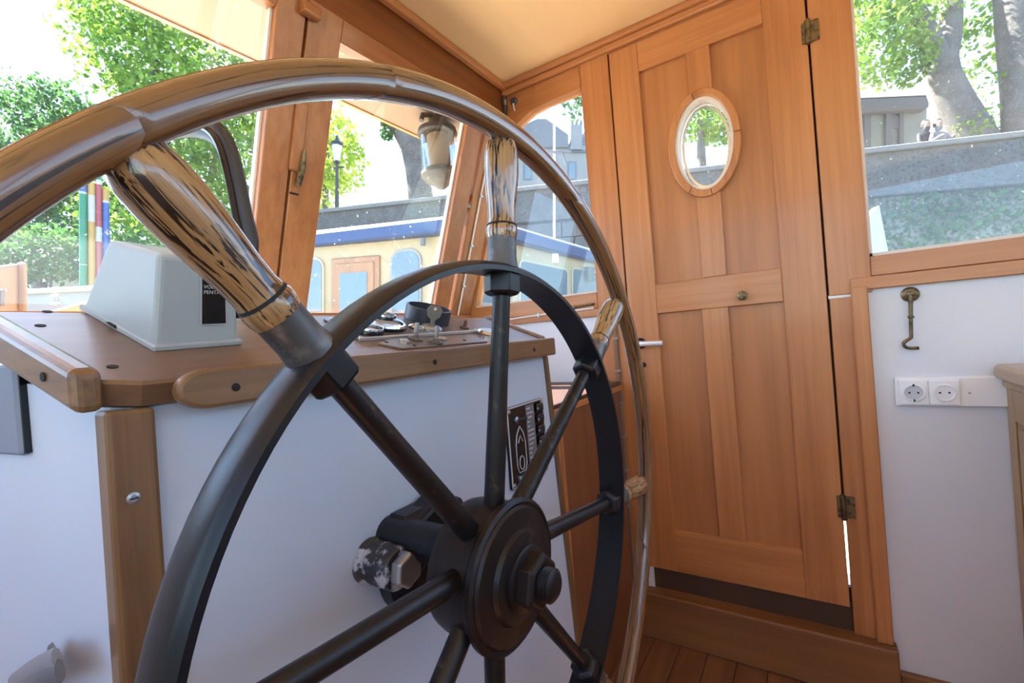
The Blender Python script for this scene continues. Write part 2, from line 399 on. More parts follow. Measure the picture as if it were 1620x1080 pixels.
ZT, ZB = .875, .134
MX = [(-1.15, -.62), (-.56, .02)]
def sash(n, x0, x1, left, right, top=.055, bot=.03):
    s = struct('window_%d' % n, ((x0+x1)/2, yw(.5), H+.5))
    z0, z1 = ZB-bot, ZT+top
    wpc('stile', (x0, x0+left), (z0, z1), (-.034, .012), sashwood('z'), s)
    wpc('stile', (x1-right, x1), (z0, z1), (-.034, .012), sashwood('z'), s)
    wpc('top_rail', (x0+left, x1-right), (ZT, z1), (-.032, .012), sashwood('x'), s)
    wpc('bottom_rail', (x0+left, x1-right), (z0, ZB), (-.032, .012), sashwood('x'), s)
    for xa, xb in ((x0+left, x0+left+.006), (x1-right-.006, x1-right)): wpc('bead', (xa, xb), (ZB, ZT), (-.012, .004), CREAM, s, 0)
    wpc('pane', (x0+left-.005, x1-right+.005), (ZB-.005, ZT+.005), (.004, .008), GLASS, s, 0)
    return s
s1 = sash(1, .03, .748, .06, .076)
s2 = sash(2, .756, 1.530, .100, .092)
sash(5, -.70, .0, .06, .07)
wpc('mullion_post', (-.03, .06), (.128, .94), (.0, .045), sashwood('z'))
wpc('side_panel', (XP, -.70), (.128, .94), (-.03, .03), sashwood('z'))
# wooden catches on the sashes
mk('turn_button', xf(box(-.026, .026, -.012, .012, -.016, .016), Matrix.Translation(Vector((.752, yw(.895)-.045, .895+H)))), sashwood('x'), s2, bevel=.006, seg=2)
c0 = onY(497, 195, 1.07)
mk('latch_bar', hexa([(c0.x+xx, yw(c0.z-H+zz)-.034-oo, c0.z+zz) for xx in (-.018, .018) for oo in (0, .012) for zz in (-.10, .07)]), sashwood('z'), s2, bevel=.005, seg=2)
mk('latch_handle', tube([(c0.x+.016, yw(c0.z-H-.05)-.05, c0.z-.045), (c0.x+.014, yw(c0.z-H-.1)-.058, c0.z-.09), (c0.x+.012, yw(c0.z-H-.15)-.05, c0.z-.135)], [.005, .009, .008], 8), BRASS, s2, smooth=True)
mk('slot', hexa([(c0.x+xx, yw(c0.z-H+zz)-.0345-oo, c0.z+zz) for xx in (-.005, .022) for oo in (0, .001) for zz in (-.158, -.153)]), DARK, s2)
c1 = onY(731, 312, 1.20)
mk('latch_block', box(c1.x-.010, c1.x+.035, c1.y-.03, c1.y+.02, c1.z-.018, c1.z+.01), sashwood('x'), s2, bevel=.004)
mk('latch_strap', box(c1.x-.02, c1.x+.012, c1.y-.035, c1.y+.02, c1.z-.055, c1.z-.035), BRASS, s2, bevel=.003)

# --- port and aft walls (behind and beside the viewer), mostly glass
wl = struct('wall_left', (XP, 0, 0))
def lp(name, y, z, mat): return mk(name, boxr((XP-.05, XP), y, z), mat, wl)
lp('white_panel', (YB, 1.40), (-H, -.10), WHITE)
lp('sill_rail', (YB, 1.36), (-.10, -.05), orange('y'))
lp('top_rail', (YB, 1.06), (.965, ZC), orange('y'))
for a, b in ((1.0, 1.30), (-.46, -.36), (YB, YB+.06)): lp('post', (a, b), (-.05, .965), orange('z'))
w6 = struct('window_6', (XP, .3, H+.5)); mk('pane', boxr((XP-.03, XP-.026), (-.36, 1.0), (-.05, .965)), GLASS, w6)
w7 = struct('window_7', (XP, -1, H+.5)); mk('pane', boxr((XP-.03, XP-.026), (YB+.06, -.46), (-.05, .965)), GLASS, w7)
wb = struct('wall_back', (0, YB, 0))
def bp_(name, x, z, mat): return mk(name, boxr(x, (YB-.05, YB), z), mat, wb)
bp_('white_panel', (XP, XW), (-H, .40), WHITE)
bp_('top_rail', (XP, XW), (.95, ZC), orange('x'))
for a, b in ((XP, XP+.08), (.22, .30), (XW-.08, XW)): bp_('post', (a, b), (.40, .95), orange('z'))
w8 = struct('window_8', (-.5, YB, H+.5)); mk('pane', boxr((XP+.08, .22), (YB-.03, YB-.026), (.40, .95)), GLASS, w8)
w9 = struct('window_9', (1, YB, H+.5)); mk('pane', boxr((.30, XW-.08), (YB-.03, YB-.026), (.40, .95)), GLASS, w9)

# --- the side door
dr = struct('door_1', (XW, .25, H))
def dp(name, y, z, mat, x=(XW-.004, XW+.032), bevel=.002): return mk(name, boxr(x, y, z), mat, dr, bevel=bevel)
YH, YL = -.054, .566
dp('stile', (.459, YL), (-.905, 1.045), orange('z')); dp('stile', (YH, .060), (-.905, 1.045), orange('z'))
dp('top_rail', (.060, .459), (.938, 1.045), orange('y')); dp('middle_rail', (.060, .459), (.050, .158), orange('y'))
dp('bottom_rail', (.060, .459), (-.905, -.752), orange('y'))
dp('muntin', (.219, .296), (.158, .938), orange('z')); dp('muntin', (.222, .306), (-.752, .050), orange('z'))
PX = (XW+.010, XW+.024)
OC = Vector((0, .259, .615+H)); OA, OB = .100, .170                       # oval port
def oval(a, b, n=48): return [(b_*0, OC.y+a*math.cos(2*pi*i/n), OC.z+b*math.sin(2*pi*i/n)) for i in range(n) for b_ in (0,)]
def holed_panel(y0, y1, z0, z1):
    # panel half outside the oval frame: boundary clipped against the ellipse
    n = 24; side = 1 if (y0+y1)/2 > OC.y else -1
    yc = y0 if side > 0 else y1; yo = y1 if side > 0 else y0
    A, B = .112, .183
    t0 = math.acos(min(1, abs(yc-OC.y)/A))
    arc = [(OC.y+side*A*math.cos(t), OC.z+B*math.sin(t)) for t in np.linspace(-t0, t0, n)]
    poly = [(yo, z0+H), (yc, z0+H)]+arc+[(yc, z1+H), (yo, z1+H)]
    # as a strip so that no concave cap is needed
    V = []; F = []
    rows = [(z0+H, yc)]+[(z, y_) for y_, z in arc]+[(z1+H, yc)]
    for z, y_ in rows:
        for x in PX: V += [(x, y_, z), (x, yo, z)]
    for i in range(len(rows)-1):
        a, b = 4*i, 4*i+4
        F += [(a, a+1, b+1, b), (a+2, b+2, b+3, a+3), (a, b, b+2, a+2), (a+1, a+3, b+3, b+1)]
    F += [(0, 2, 3, 1), (len(V)-4, len(V)-3, len(V)-1, len(V)-2)]
    return V, F
mk('panel', holed_panel(.296, .459, .158, .938), panelwood('z'), dr)
mk('panel', holed_panel(.060, .219, .158, .938), panelwood('z'), dr)
dp('panel', (.306, .459), (-.752, .050), panelwood('z'), PX, 0); dp('panel', (.060, .222), (-.752, .050), panelwood('z'), PX, 0)
# muntin is cut by the oval too: replace its upper one by two short ones
for o in [o for o in bpy.data.objects if o.name.startswith('muntin') and o.location.z > H+.4]: WM.pop(o); bpy.data.objects.remove(o)
dp('muntin', (.219, .296), (.158, .615-.172), orange('z')); dp('muntin', (.219, .296), (.615+.172, .938), orange('z'))
# oval frame made of curved pieces
def ovalseg(t0, t1, a0, b0, a1, b1, x0, x1, n=12):
    V = []; F = []
    for t in np.linspace(t0, t1, n):
        c, s = math.cos(t), math.sin(t)
        V += [(x0, OC.y+a0*c, OC.z+b0*s), (x0, OC.y+a1*c, OC.z+b1*s), (x1, OC.y+a1*c, OC.z+b1*s), (x1, OC.y+a0*c, OC.z+b0*s)]
    for i in range(n-1):
        for k in range(4): F.append((4*i+k, 4*i+(k+1) % 4, 4*i+4+(k+1) % 4, 4*i+4+k))
    F += [(0, 1, 2, 3), (4*n-4, 4*n-1, 4*n-2, 4*n-3)]
    return V, F
for i in range(4):
    t0 = math.radians([78, 178, 262, 300][i]); t1 = math.radians([178, 262, 300, 438][i])-.006
    mk('oval_frame', ovalseg(t0, t1, .093, .158, .116, .184, XW-.014, XW+.032, 16), orange('z'), dr, bevel=.0035, seg=2)
mk('oval_reveal', ovalseg(0, 2*pi, .085, .149, .0935, .1585, XW-.006, XW+.052, 48), CREAM, dr)
mk('oval_pane', prism([(XW+.040, OC.y+.087*math.cos(t), OC.z+.151*math.sin(t)) for t in np.linspace(0, 2*pi, 48, endpoint=False)], (.005, 0, 0)), GLASSD, dr)
mk('oval_bevel', ovalseg(0, 2*pi, .071, .134, .079, .143, XW+.034, XW+.040, 48), CHROME, dr)
# furniture of the door
hd = mk('handle', tube(smoothpts([(XW-.045, .535, -.056+H), (XW-.047, .50, -.056+H), (XW-.047, .437, -.058+H)], 3), .0085, 8, flat=1.15), plain('handle_aluminium', (.72, .72, .72), .3, .6), dr, smooth=True)
mk('handle_neck', tube([(XW-.045, .53, -.056+H), (XW, .53, -.056+H)], .007, 8), BLACKP, hd, smooth=True)
mk('handle_rose', xf(lathe([(.021, 0), (.021, .004), (.014, .007)], 20), axis_m((XW-.003, .53, -.056+H), (-1, 0, 0))), DARK, hd, smooth=True)
mk('keyhole', xf(lathe([(.010, 0), (.010, .003)], 14), axis_m((XW-.003, .524, -.137+H), (-1, 0, 0))), DARK, dr)
kb = mk('knob', xf(lathe([(.016, 0), (.016, .003), (.007, .005), (.007, .014), (.013, .018), (.013, .024), (.006, .028)], 20), axis_m((XW-.004, .176, .082+H), (-1, 0, 0))), BRASS, dr, smooth=True)
mk('knob_grip', box(XW-.036, XW-.030, .172, .180, .068+H, .096+H), BRASS, kb, bevel=.002)
for z0, z1 in ((.822, .892), (-.630, -.556)):
    h_ = mk('hinge', tube([(XW-.010, -.056, z0+H), (XW-.010, -.056, z1+H)], .008, 10), BRASS, dr, smooth=True)
    mk('hinge_pin', tube([(XW-.010, -.056, z0+H-.004), (XW-.010, -.056, z1+H+.004)], .004, 8), BRASS, h_)
    mk('hinge_leaf', box(XW-.008, XW-.003, -.085, -.040, z0+H+.004, z1+H-.004), BRASS, h_)

# ================================================================== HELM CONSOLE
YC = .515
MS = .38; AD = math.atan(MS)
con = thing('helm_console', 'white painted helm console with wooden edge trim behind the iron ship wheel', 'console', (.53, .6, 0))
def sideX(y): return .137-.165*(y-.5)
def rightX(y): return .917+.13*(y-.5)
def deskz(y): return -.012+MS*(y-.5)
YD = .725
# front panel widens towards the floor
mk('front_panel', hexa([Vector((x, y, z)) for x, y, z in (
    (.142, YC, 0), (.152, YC, H-.03), (.142, YC+.02, 0), (.152, YC+.02, H-.03),
    (1.00, YC, 0), (.915, YC, H-.03), (1.00, YC+.02, 0), (.915, YC+.02, H-.03))][0:8]), CWHITE, con)
mk('side_panel', hexa([(sideX(.52)+.012+dx, .52, 0) if False else (x, y, z) for x, y, z in [
    (sideX(.51)+.006, .52, 0), (sideX(.51)+.006, .52, H-.02), (sideX(1.3)+.006, 1.3, 0), (sideX(1.3)+.006, 1.3, H+deskz(YD)-.02),
    (sideX(.51)+.026, .52, 0), (sideX(.51)+.026, .52, H-.02), (sideX(1.3)+.026, 1.3, 0), (sideX(1.3)+.026, 1.3, H+deskz(YD)-.02)] for dx in (0,)]), CWHITE, con)
mk('side_panel', hexa([(1.00, YC+.02, 0), (.905, YC+.02, H-.03), (1.03, YD, 0), (.925, YD, H+deskz(YD)-.02),
    (1.015, YC+.02, 0), (.918, YC+.02, H-.03), (1.045, YD, 0), (.938, YD, H+deskz(YD)-.02)]), CWHITE, con)
mk('back_panel', boxr((sideX(YD)+.022, .93), (YD-.02, YD), (-H, deskz(YD)-.015)), CWHITE, con)
# sloping desk board
DM = Matrix.Translation(Vector((0, .5, H-.012))) @ Matrix.Rotation(AD, 4, 'X')
def dv(y): return (y-.5)/math.cos(AD)
v0, v1 = dv(.499), dv(YD)
dz = prism([(sideX(.499)+.022, v0, -.026), (.915, v0, -.026), (rightX(.683), dv(.686), -.026), (sideX(YD)+.0, v1, -.026), (sideX(.52)-.002, dv(.512), -.026)], (0, 0, .026))
mk('desk_board', dz, darkteak('x'), con, M=DM, bevel=.003)
# front trim with rounded ends
def stadium(x0, x1, z0, z1, y, r):
    P = []
    for cx, cz, a0 in ((x0+r*1.6, z1-r, pi/2), (x0+r*1.6, z0+r, pi)):
        for a in np.linspace(a0, a0+pi/2, 6): P.append((cx+1.6*r*math.cos(a), y, cz+r*math.sin(a)))
    P += [(x1, y, z0), (x1, y, z1)]
    return P
ft = mk('front_trim', prism(stadium(.180, .925, H-.044, H-.005, .484, .018), (0, .0165, 0)), teak('x'), con, bevel=.004, seg=2)
for px in ((373, 610), (688, 572), (845, 552)):
    p = onY(px[0], px[1], .484); mk('screw_hole', xf(lathe([(.0042, 0), (.0042, .0012)], 12), axis_m((p.x, .4845, H-.0265), (0, -1, 0))), DARK, ft)
# port trim, lying along the splayed side
d_ = Vector((sideX(YD)-sideX(.5), YD-.5, deskz(YD)-deskz(.5))).normalized(); nrm_ = Vector((-d_.y, d_.x, 0)).normalized()
a_ = Vector((sideX(.505)-.001, .505, H+deskz(.505)+.012)); b_ = Vector((sideX(YD+.05)-.001, YD+.05, H+deskz(YD+.05)+.012))
st = mk('side_trim', hexa([p+nrm_*o+Vector((0, 0, z)) for o in (0, .022) for p in (a_, b_) for z in (-.037, 0)]), teak('y'), con, bevel=.007, seg=3)
p = onX(101, 592, .105)
q = a_+(b_-a_)*.16+nrm_*.0222+Vector((0, 0, -.019)); mk('screw_hole', xf(lathe([(.004, 0), (.004, .001)], 12), axis_m(q, nrm_)), DARK, st)
ea = Vector((rightX(.515), .515, H+deskz(.515)+.006)); eb = Vector((rightX(.69), .69, H+deskz(.69)+.006)); wv = Vector((.018, 0, 0))
mk('side_trim', hexa([p_+wv*o+Vector((0, 0, z)) for o in (0, 1) for p_ in (ea, eb) for z in (-.03, 0)]), teak('y'), con, bevel=.004, seg=2)
# corner post and starboard edge batten
cp = mk('corner_post', hexa([(x, y, z) for x, y, z in (
    (.112, .503, 0), (.133, .503, H-.034), (.117, .530, 0), (.132, .530, H-.034), (.152, .503, 0), (.169, .503, H-.036), (.152, .53, 0), (.169, .53, H-.036))]), teak('z'), con, bevel=.004, seg=2)
p = onY(211, 788, .503); sc_ = mk('screw', xf(lathe([(.0052, 0), (.0052, .0014), (.003, .0022)], 14), axis_m((p.x, .5035, p.z), (0, -1, 0))), STEEL, cp)
mk('screw_slot', box(p.x-.003, p.x+.003, .5005, .5015, p.z-.0006, p.z+.0006), DARK, sc_)
mk('edge_batten', hexa([(.995, .508, 0), (.915, .508, H-.045), (.995, .54, 0), (.915, .54, H-.045), (1.016, .508, 0), (.930, .508, H-.045), (1.016, .54, 0), (.930, .54, H-.045)]), teak('z'), con, bevel=.003)
for px, py in ((75, 493), (64, 515), (178, 580)):           # small slots in the desk
    d = ray(px, py); t = (-.012-MS*.5)/(d.z-MS*d.y); P_ = d*t
    mk('screw_hole', lathe([(.0045, 0), (.0045, .0006)], 12), DARK, con, M=DM @ Matrix.Translation(Vector((P_.x, dv(P_.y), 0))))

# engine control box ------------------------------------------------
ec = thing('engine_control_box', 'pale grey plastic engine control cover with black lever and badge on the desk', 'control box', (.235, .65, H+.05))
def ecp(s=0, dzf=0): return
B0 = [Vector((.196, .577, .017)), Vector((.286, .584, .020)), Vector((.268, .742, .080)), Vector((.180, .732, .076))]
T0 = [Vector((.2015, .558, .1175)), Vector((.281, .566, .118)), Vector((.256, .664, .148)), Vector((.189, .657, .149))]
def hx(b, t): return hexa([Vector((0, 0, H))+p for p in (b[0], t[0], b[3], t[3], b[1], t[1], b[2], t[2])])
cv = mk('cover', hx(B0, T0), GREYP, ec, bevel=.006, seg=3)
cen = sum(B0, Vector())/4
nD = Vector((0, -math.sin(AD), math.cos(AD)))
lipb = [cen+(p-cen)*1.035-nD*.0005 for p in B0]; lipt = [p+nD*.007 for p in lipb]
mk('base_flange', hx(lipb, lipt), GREYP, ec, bevel=.0015)
def face_pt(u, v, off=0):
    a = B0[0]+(B0[1]-B0[0])*u; b = T0[0]+(T0[1]-T0[0])*u; p = a+(b-a)*v
    n = (B0[1]-B0[0]).cross(T0[0]-B0[0]).normalized()
    if n.y > 0: n = -n
    return p+n*off+Vector((0, 0, H))
def plate(u0, u1, v0, v1, o0, o1): return hexa([face_pt(u, v, o) for u in (u0, u1) for o in (o0, o1) for v in (v0, v1)])
bd = mk('badge', plate(.50, .83, .25, .86, 0, .0016), SILVER, ec)
mk('badge_face', plate(.515, .815, .265, .845, .0012, .0022), BLACKG, bd)
ux = (B0[1]-B0[0]).normalized(); uy = (T0[0]-B0[0]); uy = (uy-ux*uy.dot(ux)).normalized(); un = ux.cross(uy)
TM = Matrix(((ux.x, uy.x, un.x, 0), (ux.y, uy.y, un.y, 0), (ux.z, uy.z, un.z, 0), (0, 0, 0, 1)))
for s, v in (('VOLVO', .665), ('PENTA', .605)):
    q = face_pt(.53, v, .0024); text('lettering', s, .0056, Matrix.Translation(q) @ TM, SILVER, bd, .0001, 1.05)
mk('cover_slot', hx([B0[0].lerp(B0[3], .45)-nD*.0, B0[0].lerp(B0[3], .45)+Vector((.004, 0, 0)), B0[0].lerp(B0[3], .55)+Vector((.004, 0, 0)), B0[0].lerp(B0[3], .55)],
   [B0[0].lerp(B0[3], .45)+Vector((-.005, 0, .006)), B0[0].lerp(B0[3], .45)+Vector((.004, 0, .006)), B0[0].lerp(B0[3], .55)+Vector((.004, 0, .006)), B0[0].lerp(B0[3], .55)+Vector((-.005, 0, .006))]), DARK, ec)
LX = .302
lvp = [onX(402, 470, LX), onX(394, 400, LX), onX(384, 340, LX), onX(372, 280, LX), onX(358, 232, LX), onX(338, 208, LX), onX(305, 200, LX), onX(262, 206, LX)]
lvp[0] = Vector((.285, .60, H+.075))
lv = mk('lever', tube(smoothpts(lvp, 4), [.015]*29, 12, flat=.55, upv=(1, 0, 0)), BLACKP, ec, smooth=True)
mk('lever_groove', tube([p+Vector((-.0085, 0, 0)) for p in smoothpts(lvp, 4)][4:], .0045, 8), BLACKG, lv, smooth=True)
mk('lever_boss', tube([(.270, .60, H+.075), (.312, .60, H+.075)], .022, 20), BLACKP, ec, smooth=True)

# switch and instrument panels on the desk -----------------------------
def dl(x, y, h=0): return DM @ Matrix.Translation(Vector((x, dv(y), h)))
ip = thing('instrument_panel', 'dark instrument panel with round gauges and ignition key let into the console desk', 'instrument panel', dl(.6, .64).translation)
pl_ = mk('plate', prism([(.452, dv(.572), 0), (.775, dv(.584), 0), (.80, dv(.68), 0), (.47, dv(.68), 0)], (0, 0, .004)), plain('panel_brown', (.10, .085, .075), .3, spots=(.2, .18, .16), nscale=40, amt=(.6, .7)), ip, M=DM.copy(), bevel=.001)
mk('plate_edge', prism([(.450, dv(.568), 0), (.775, dv(.580), 0), (.775, dv(.584), 0), (.452, dv(.572), 0)], (0, 0, .006)), plain('pale_alloy', (.55, .54, .52), .35, .5), ip, M=DM.copy(), bevel=.001)
def gauge(x, y, r, rimh, name='gauge', face=None, dome=False):
    g = mk(name, lathe([(r, 0), (r, rimh), (r*.90, rimh+.003), (r*.86, rimh+.001), (r*.84, .004)], 32), BLACKG if not dome else CHROME, ip, M=dl(x, y, .003), smooth=True)
    mk('gauge_face', lathe([(r*.86, .003), (r*.86, rimh-.001)], 28), face or plain('gauge_glass', (.42, .40, .40), .08), g, M=dl(x, y, .003))
    mk('gauge_bezel', lathe([(r*.84, rimh), (r*.98, rimh+.001), (r*.95, rimh+.004), (r*.86, rimh+.004)], 32, closed=True), CHROME, g, M=dl(x, y, .003), smooth=True)
    return g
gauge(.548, .635, .048, .006); gauge(.492, .594, .022, .008, face=plain('amber_lens', (.34, .18, .07), .2))
gauge(.585, .662, .020, .010, 'gauge', plain('worn_face', (.30, .24, .18), .5))
mk('gauge_hood', lathe([(.046, 0), (.046, .030), (.042, .031), (.041, .004)], 36), plain('hood_blue_black', (.03, .032, .042), .4), ip, M=dl(.69, .655, .003), smooth=True)
ky = mk('ignition_lock', lathe([(.020, 0), (.020, .006), (.015, .010), (.013, .010)], 24), STEEL, ip, M=dl(.640, .598, .003), smooth=True)
KM = dl(.640, .598, .013) @ Matrix.Rotation(-.55, 4, 'Z') @ Matrix.Rotation(pi/2, 4, 'X')
kp = [(-.004, 0), (.004, 0), (.004, .010), (.013, .018), (.015, .030), (.009, .038), (-.009, .038), (-.015, .030), (-.013, .018), (-.004, .010)]
mk('key', prism([(x, z, -.001) for x, z in kp], (0, 0, .002)), plain('key_steel', (.28, .27, .25), .45, .7), ip, M=KM, bevel=.0008)
mk('key_hole', lathe([(.003, 0), (.003, .003)], 10), CREAM, ip, M=KM @ Matrix.Translation(Vector((0, .032, -.0015))))
mk('push_button', lathe([(.010, 0), (.010, .004), (.004, .006), (.003, .018)], 14), plain('button_red', (.14, .055, .04), .5), ip, M=dl(.742, .60, .003), smooth=True)
mk('lamp_bezel', lathe([(.016, 0), (.016, .005), (.010, .009)], 20), CHROME, ip, M=dl(.612, .608, .003), smooth=True)
for x, y in ((.46, .575), (.768, .588), (.74, .672), (.48, .672)): mk('screw', lathe([(.004, 0), (.003, .002)], 10), STEEL, ip, M=dl(x, y, .004))

sp = thing('switch_plate', 'small bronze switch plate with two toggle levers near the desk front trim', 'switch panel', dl(.58, .545).translation)
mk('plate', prism([(.470, dv(.550), 0), (.492, dv(.522), 0), (.715, dv(.522), 0), (.715, dv(.562), 0), (.512, dv(.567), 0)], (0, 0, .003)), plain('bronze_plate', (.24, .19, .15), .35, .5, var=.1), sp, M=DM.copy(), bevel=.0008)
for x, y in ((.553, .554), (.578, .533)):
    tg = mk('toggle_switch', lathe([(.013, 0), (.013, .003), (.005, .007), (.0045, .008)], 16), plain('toggle_dark', (.12, .11, .10), .4, .4), sp, M=dl(x, y, .003), smooth=True)
    mk('toggle_lever', lathe([(.0028, 0), (.0042, .020), (.003, .023)], 10), plain('toggle_grey', (.30, .30, .29), .4, .5), tg, M=dl(x, y, .009) @ Matrix.Rotation(-.12, 4, 'X'), smooth=True)
for x, y in ((.518, .543), (.608, .545)): mk('nut', lathe([(.010, 0), (.010, .004), (.005, .006)], 6), STEEL, sp, M=dl(x, y, .003))
for x, y in ((.488, .552), (.525, .529), (.66, .535)): mk('screw_hole', lathe([(.0035, 0), (.0035, .0005)], 10), DARK, sp, M=dl(x, y, .003))
fc = thing('chrome_cap', 'round chrome cap set in the desk beside the bronze switch plate', 'cap', dl(.772, .556).translation)
mk('cap_body', lathe([(.028, 0), (.028, .007), (.024, .011), (.0, .0115)], 28), CHROME, fc, M=dl(.772, .556, 0), smooth=True)
mk('cap_top', lathe([(.020, .010), (.019, .0122)], 24), plain('cap_grey', (.5, .52, .53), .3, .4), fc, M=dl(.772, .556, 0))

# navigation light panel on the console front --------------------------
yp = YC
npn = thing('light_panel', 'black navigation light panel with boat outline screwed to the white console front', 'control panel', (.81, yp, H-.22))
x0, x1, z0, z1 = .741, .888, -.300, -.137
mk('panel_body', boxr((x0, x1), (yp-.006, yp+.002), (z0, z1)), BLACKG, npn, bevel=.002)
yf = yp-.0062
for a in ((x0, x1, z1-.003, z1), (x0, x1, z0, z0+.003), (x0, x0+.003, z0, z1), (x1-.003, x1, z0, z1)): mk('panel_border', boxr(a[:2], (yf-.0015, yf), a[2:]), SILVER, npn)
for cx in (x0+.008, x1-.008):
    for cz in (z0+.008, z1-.008): mk('screw', xf(lathe([(.0045, 0), (.003, .002)], 12), axis_m((cx, yf-.001, cz+H), (0, -1, 0))), STEEL, npn)
hull = [(0, .045), (.012, .030), (.018, .010), (.018, -.035), (.012, -.048), (-.012, -.048), (-.018, -.035), (-.018, .010), (-.012, .030)]
hx0, hz0 = .783, -.225
mk('boat_outline', tube([(hx0+a, yf-.0008, hz0+b+H) for a, b in hull+hull[:1]], .0012, 6), SILVER, npn)
mk('boat_outline', tube([(hx0+.009*math.cos(t), yf-.0008, hz0-.030+.014*math.sin(t)+H) for t in np.linspace(0, 2*pi, 16)], .001, 6), SILVER, npn)
mk('boat_outline', tube([(hx0-.009, yf-.0008, hz0+.012+H), (hx0, yf-.0008, hz0+.026+H), (hx0+.009, yf-.0008, hz0+.012+H)], .001, 6), SILVER, npn)
tm = mk('toggle_switch', xf(lathe([(.007, 0), (.007, .004), (.003, .006)], 12), axis_m((.772, yf, -.165+H), (0, -1, 0))), STEEL, npn)
mk('toggle_lever', tube([(.772, yf-.006, -.165+H), (.792, yf-.014, -.164+H)], [.0025, .004], 8), BLACKP, tm)
mk('label_strip', boxr((.812, .846), (yf-.0008, yf), (-.292, -.143)), plain('label_grey', (.16, .16, .17), .4), npn)
for i in range(15):
    zz = -.150-i*.0094; wd = .008+.018*random.random()
    mk('label_print', boxr((.815, .815+wd), (yf-.0012, yf-.0008), (zz-.002, zz+.0012)), SILVER, npn)
for i in range(6):
    zz = -.155-i*.024
    r_ = mk('rocker_switch', boxr((.852, .880), (yf-.007, yf), (zz-.009, zz+.009)), BLACKP, npn, bevel=.003)
    mk('indicator', boxr((.850, .854), (yf-.0078, yf-.007), (zz-.002, zz+.002)), SILVER, r_)
for cx in (.768, .782): mk('push_knob', xf(lathe([(.005, 0), (.005, .004), (.003, .006)], 12), axis_m((cx, yf, -.283+H), (0, -1, 0))), STEEL, npn)

# grey box and cord on the port side of the console ---------------------
gb = thing('grey_box', 'flat blue-grey painted box fixed under the port trim of the console', 'box', (.1, .8, H-.1))
def sp_(y, z, o): return Vector((sideX(y)+.006, y, z+H))+nrm_*o
mk('box_body', hexa([sp_(y, z, o) for y in (.667, .93) for o in (-.004, .007) for z in (-.078, .0145)]), GREYBOX, gb, bevel=.003)
mk('box_edge', hexa([sp_(y, z, o) for y in (.664, .668) for o in (-.004, .004) for z in (-.076, .0125)]), BLACKG, gb)
stp = thing('folded_strap', 'folded grey and white strap low beside the console side panel', 'strap', (.08, .55, H-.25))
def sq(px, py, X): return onX(px, py, X)
for k, (a, b, c, wdt) in enumerate((((20, 1082), (55, 1058), (90, 1042), .010), ((45, 1090), (70, 1072), (95, 1060), .010))):
    mk('strap_fold', tube(smoothpts([sq(*a, .10), sq(*b, .102), sq(*c, .104)], 4), wdt, 8, flat=.35, upv=(1, 0, 0)), plain('strap_grey%d' % k, ((.26, .26, .28), (.15, .15, .16))[k], .7), stp, smooth=True)
mk('strap_tip', prism([sq(70, 1042, .108), sq(76, 1021, .108), (sq(88, 1042, .108)), sq(96, 1068, .108), sq(84, 1075, .108)], (.004, .004, 0)), plain('strap_tip', (.20, .20, .21), .7), stp)
cdw = mk('cord', tube(smoothpts([sq(-25, 985, .112), sq(4, 1008, .112), sq(30, 1032, .112), sq(58, 1058, .108)], 3), .0013, 6), plain('cord_white', (.8, .82, .86), .5), None, smooth=True)
tag(cdw, 'thin white cord hanging down to the folded strap by the console', 'cord')

# ================================================================== SHIP WHEEL
tx, tz = -.0344, -.0134
n_ = Vector((math.sin(tz), -math.cos(tz)*math.cos(tx), math.sin(tx)*math.cos(tz))).normalized()
e1 = n_.cross(Vector((0, 0, 1))).normalized()
if e1.x < 0: e1 = -e1
e2 = e1.cross(n_).normalized()
if e2.z < 0: e2 = -e2
yv = -n_
WC = Vector((.4345, .320, H-.262))
WMX = Matrix(((e1.x, yv.x, e2.x, WC.x), (e1.y, yv.y, e2.y, WC.y), (e1.z, yv.z, e2.z, WC.z), (0, 0, 0, 1)))
wheel = thing('ship_wheel', 'large ship wheel with black iron spokes, turned oak handles and wooden rim', 'ship wheel', None, M=WMX)
RW, RIN, ROUT, HALF = .517, .342, .3513, .0228
# rim: curved wooden segments with slanting joints
def rim_seg(a0, a1, n=30):
    m = 16; V = []; F = []; UV = []
    for i in range(n+1):
        for k in range(m):
            p = 2*pi*k/m; c, s = math.cos(p), math.sin(p); ee = .72
            rr = .0138*math.copysign(abs(c)**ee, c); aa = .0142*math.copysign(abs(s)**ee, s)
            sk = .055*c if n > 3 else 0
            a = a0+(a1-a0)*i/n
            a += sk*(1-abs(2*i/n-1)) * 0 + (.05*(s) if True else 0)*(1 if i in (0, n) else (1-min(i, n-i)/(n/2)) if min(i, n-i) < n/2 else 0)
            R_ = RW+rr
            V.append((R_*math.cos(a), aa-.0075, R_*math.sin(a))); UV.append((a*RW, p*.014))
    for i in range(n):
        for k in range(m): F.append((i*m+k, i*m+(k+1) % m, (i+1)*m+(k+1) % m, (i+1)*m+k))
    F.append(tuple(range(m))[::-1]); F.append(tuple(range(n*m, (n+1)*m)))
    return V, F, UV, m
joints = [-20, 25, 68, 109.5, 133, 175, 222, 262, 300]
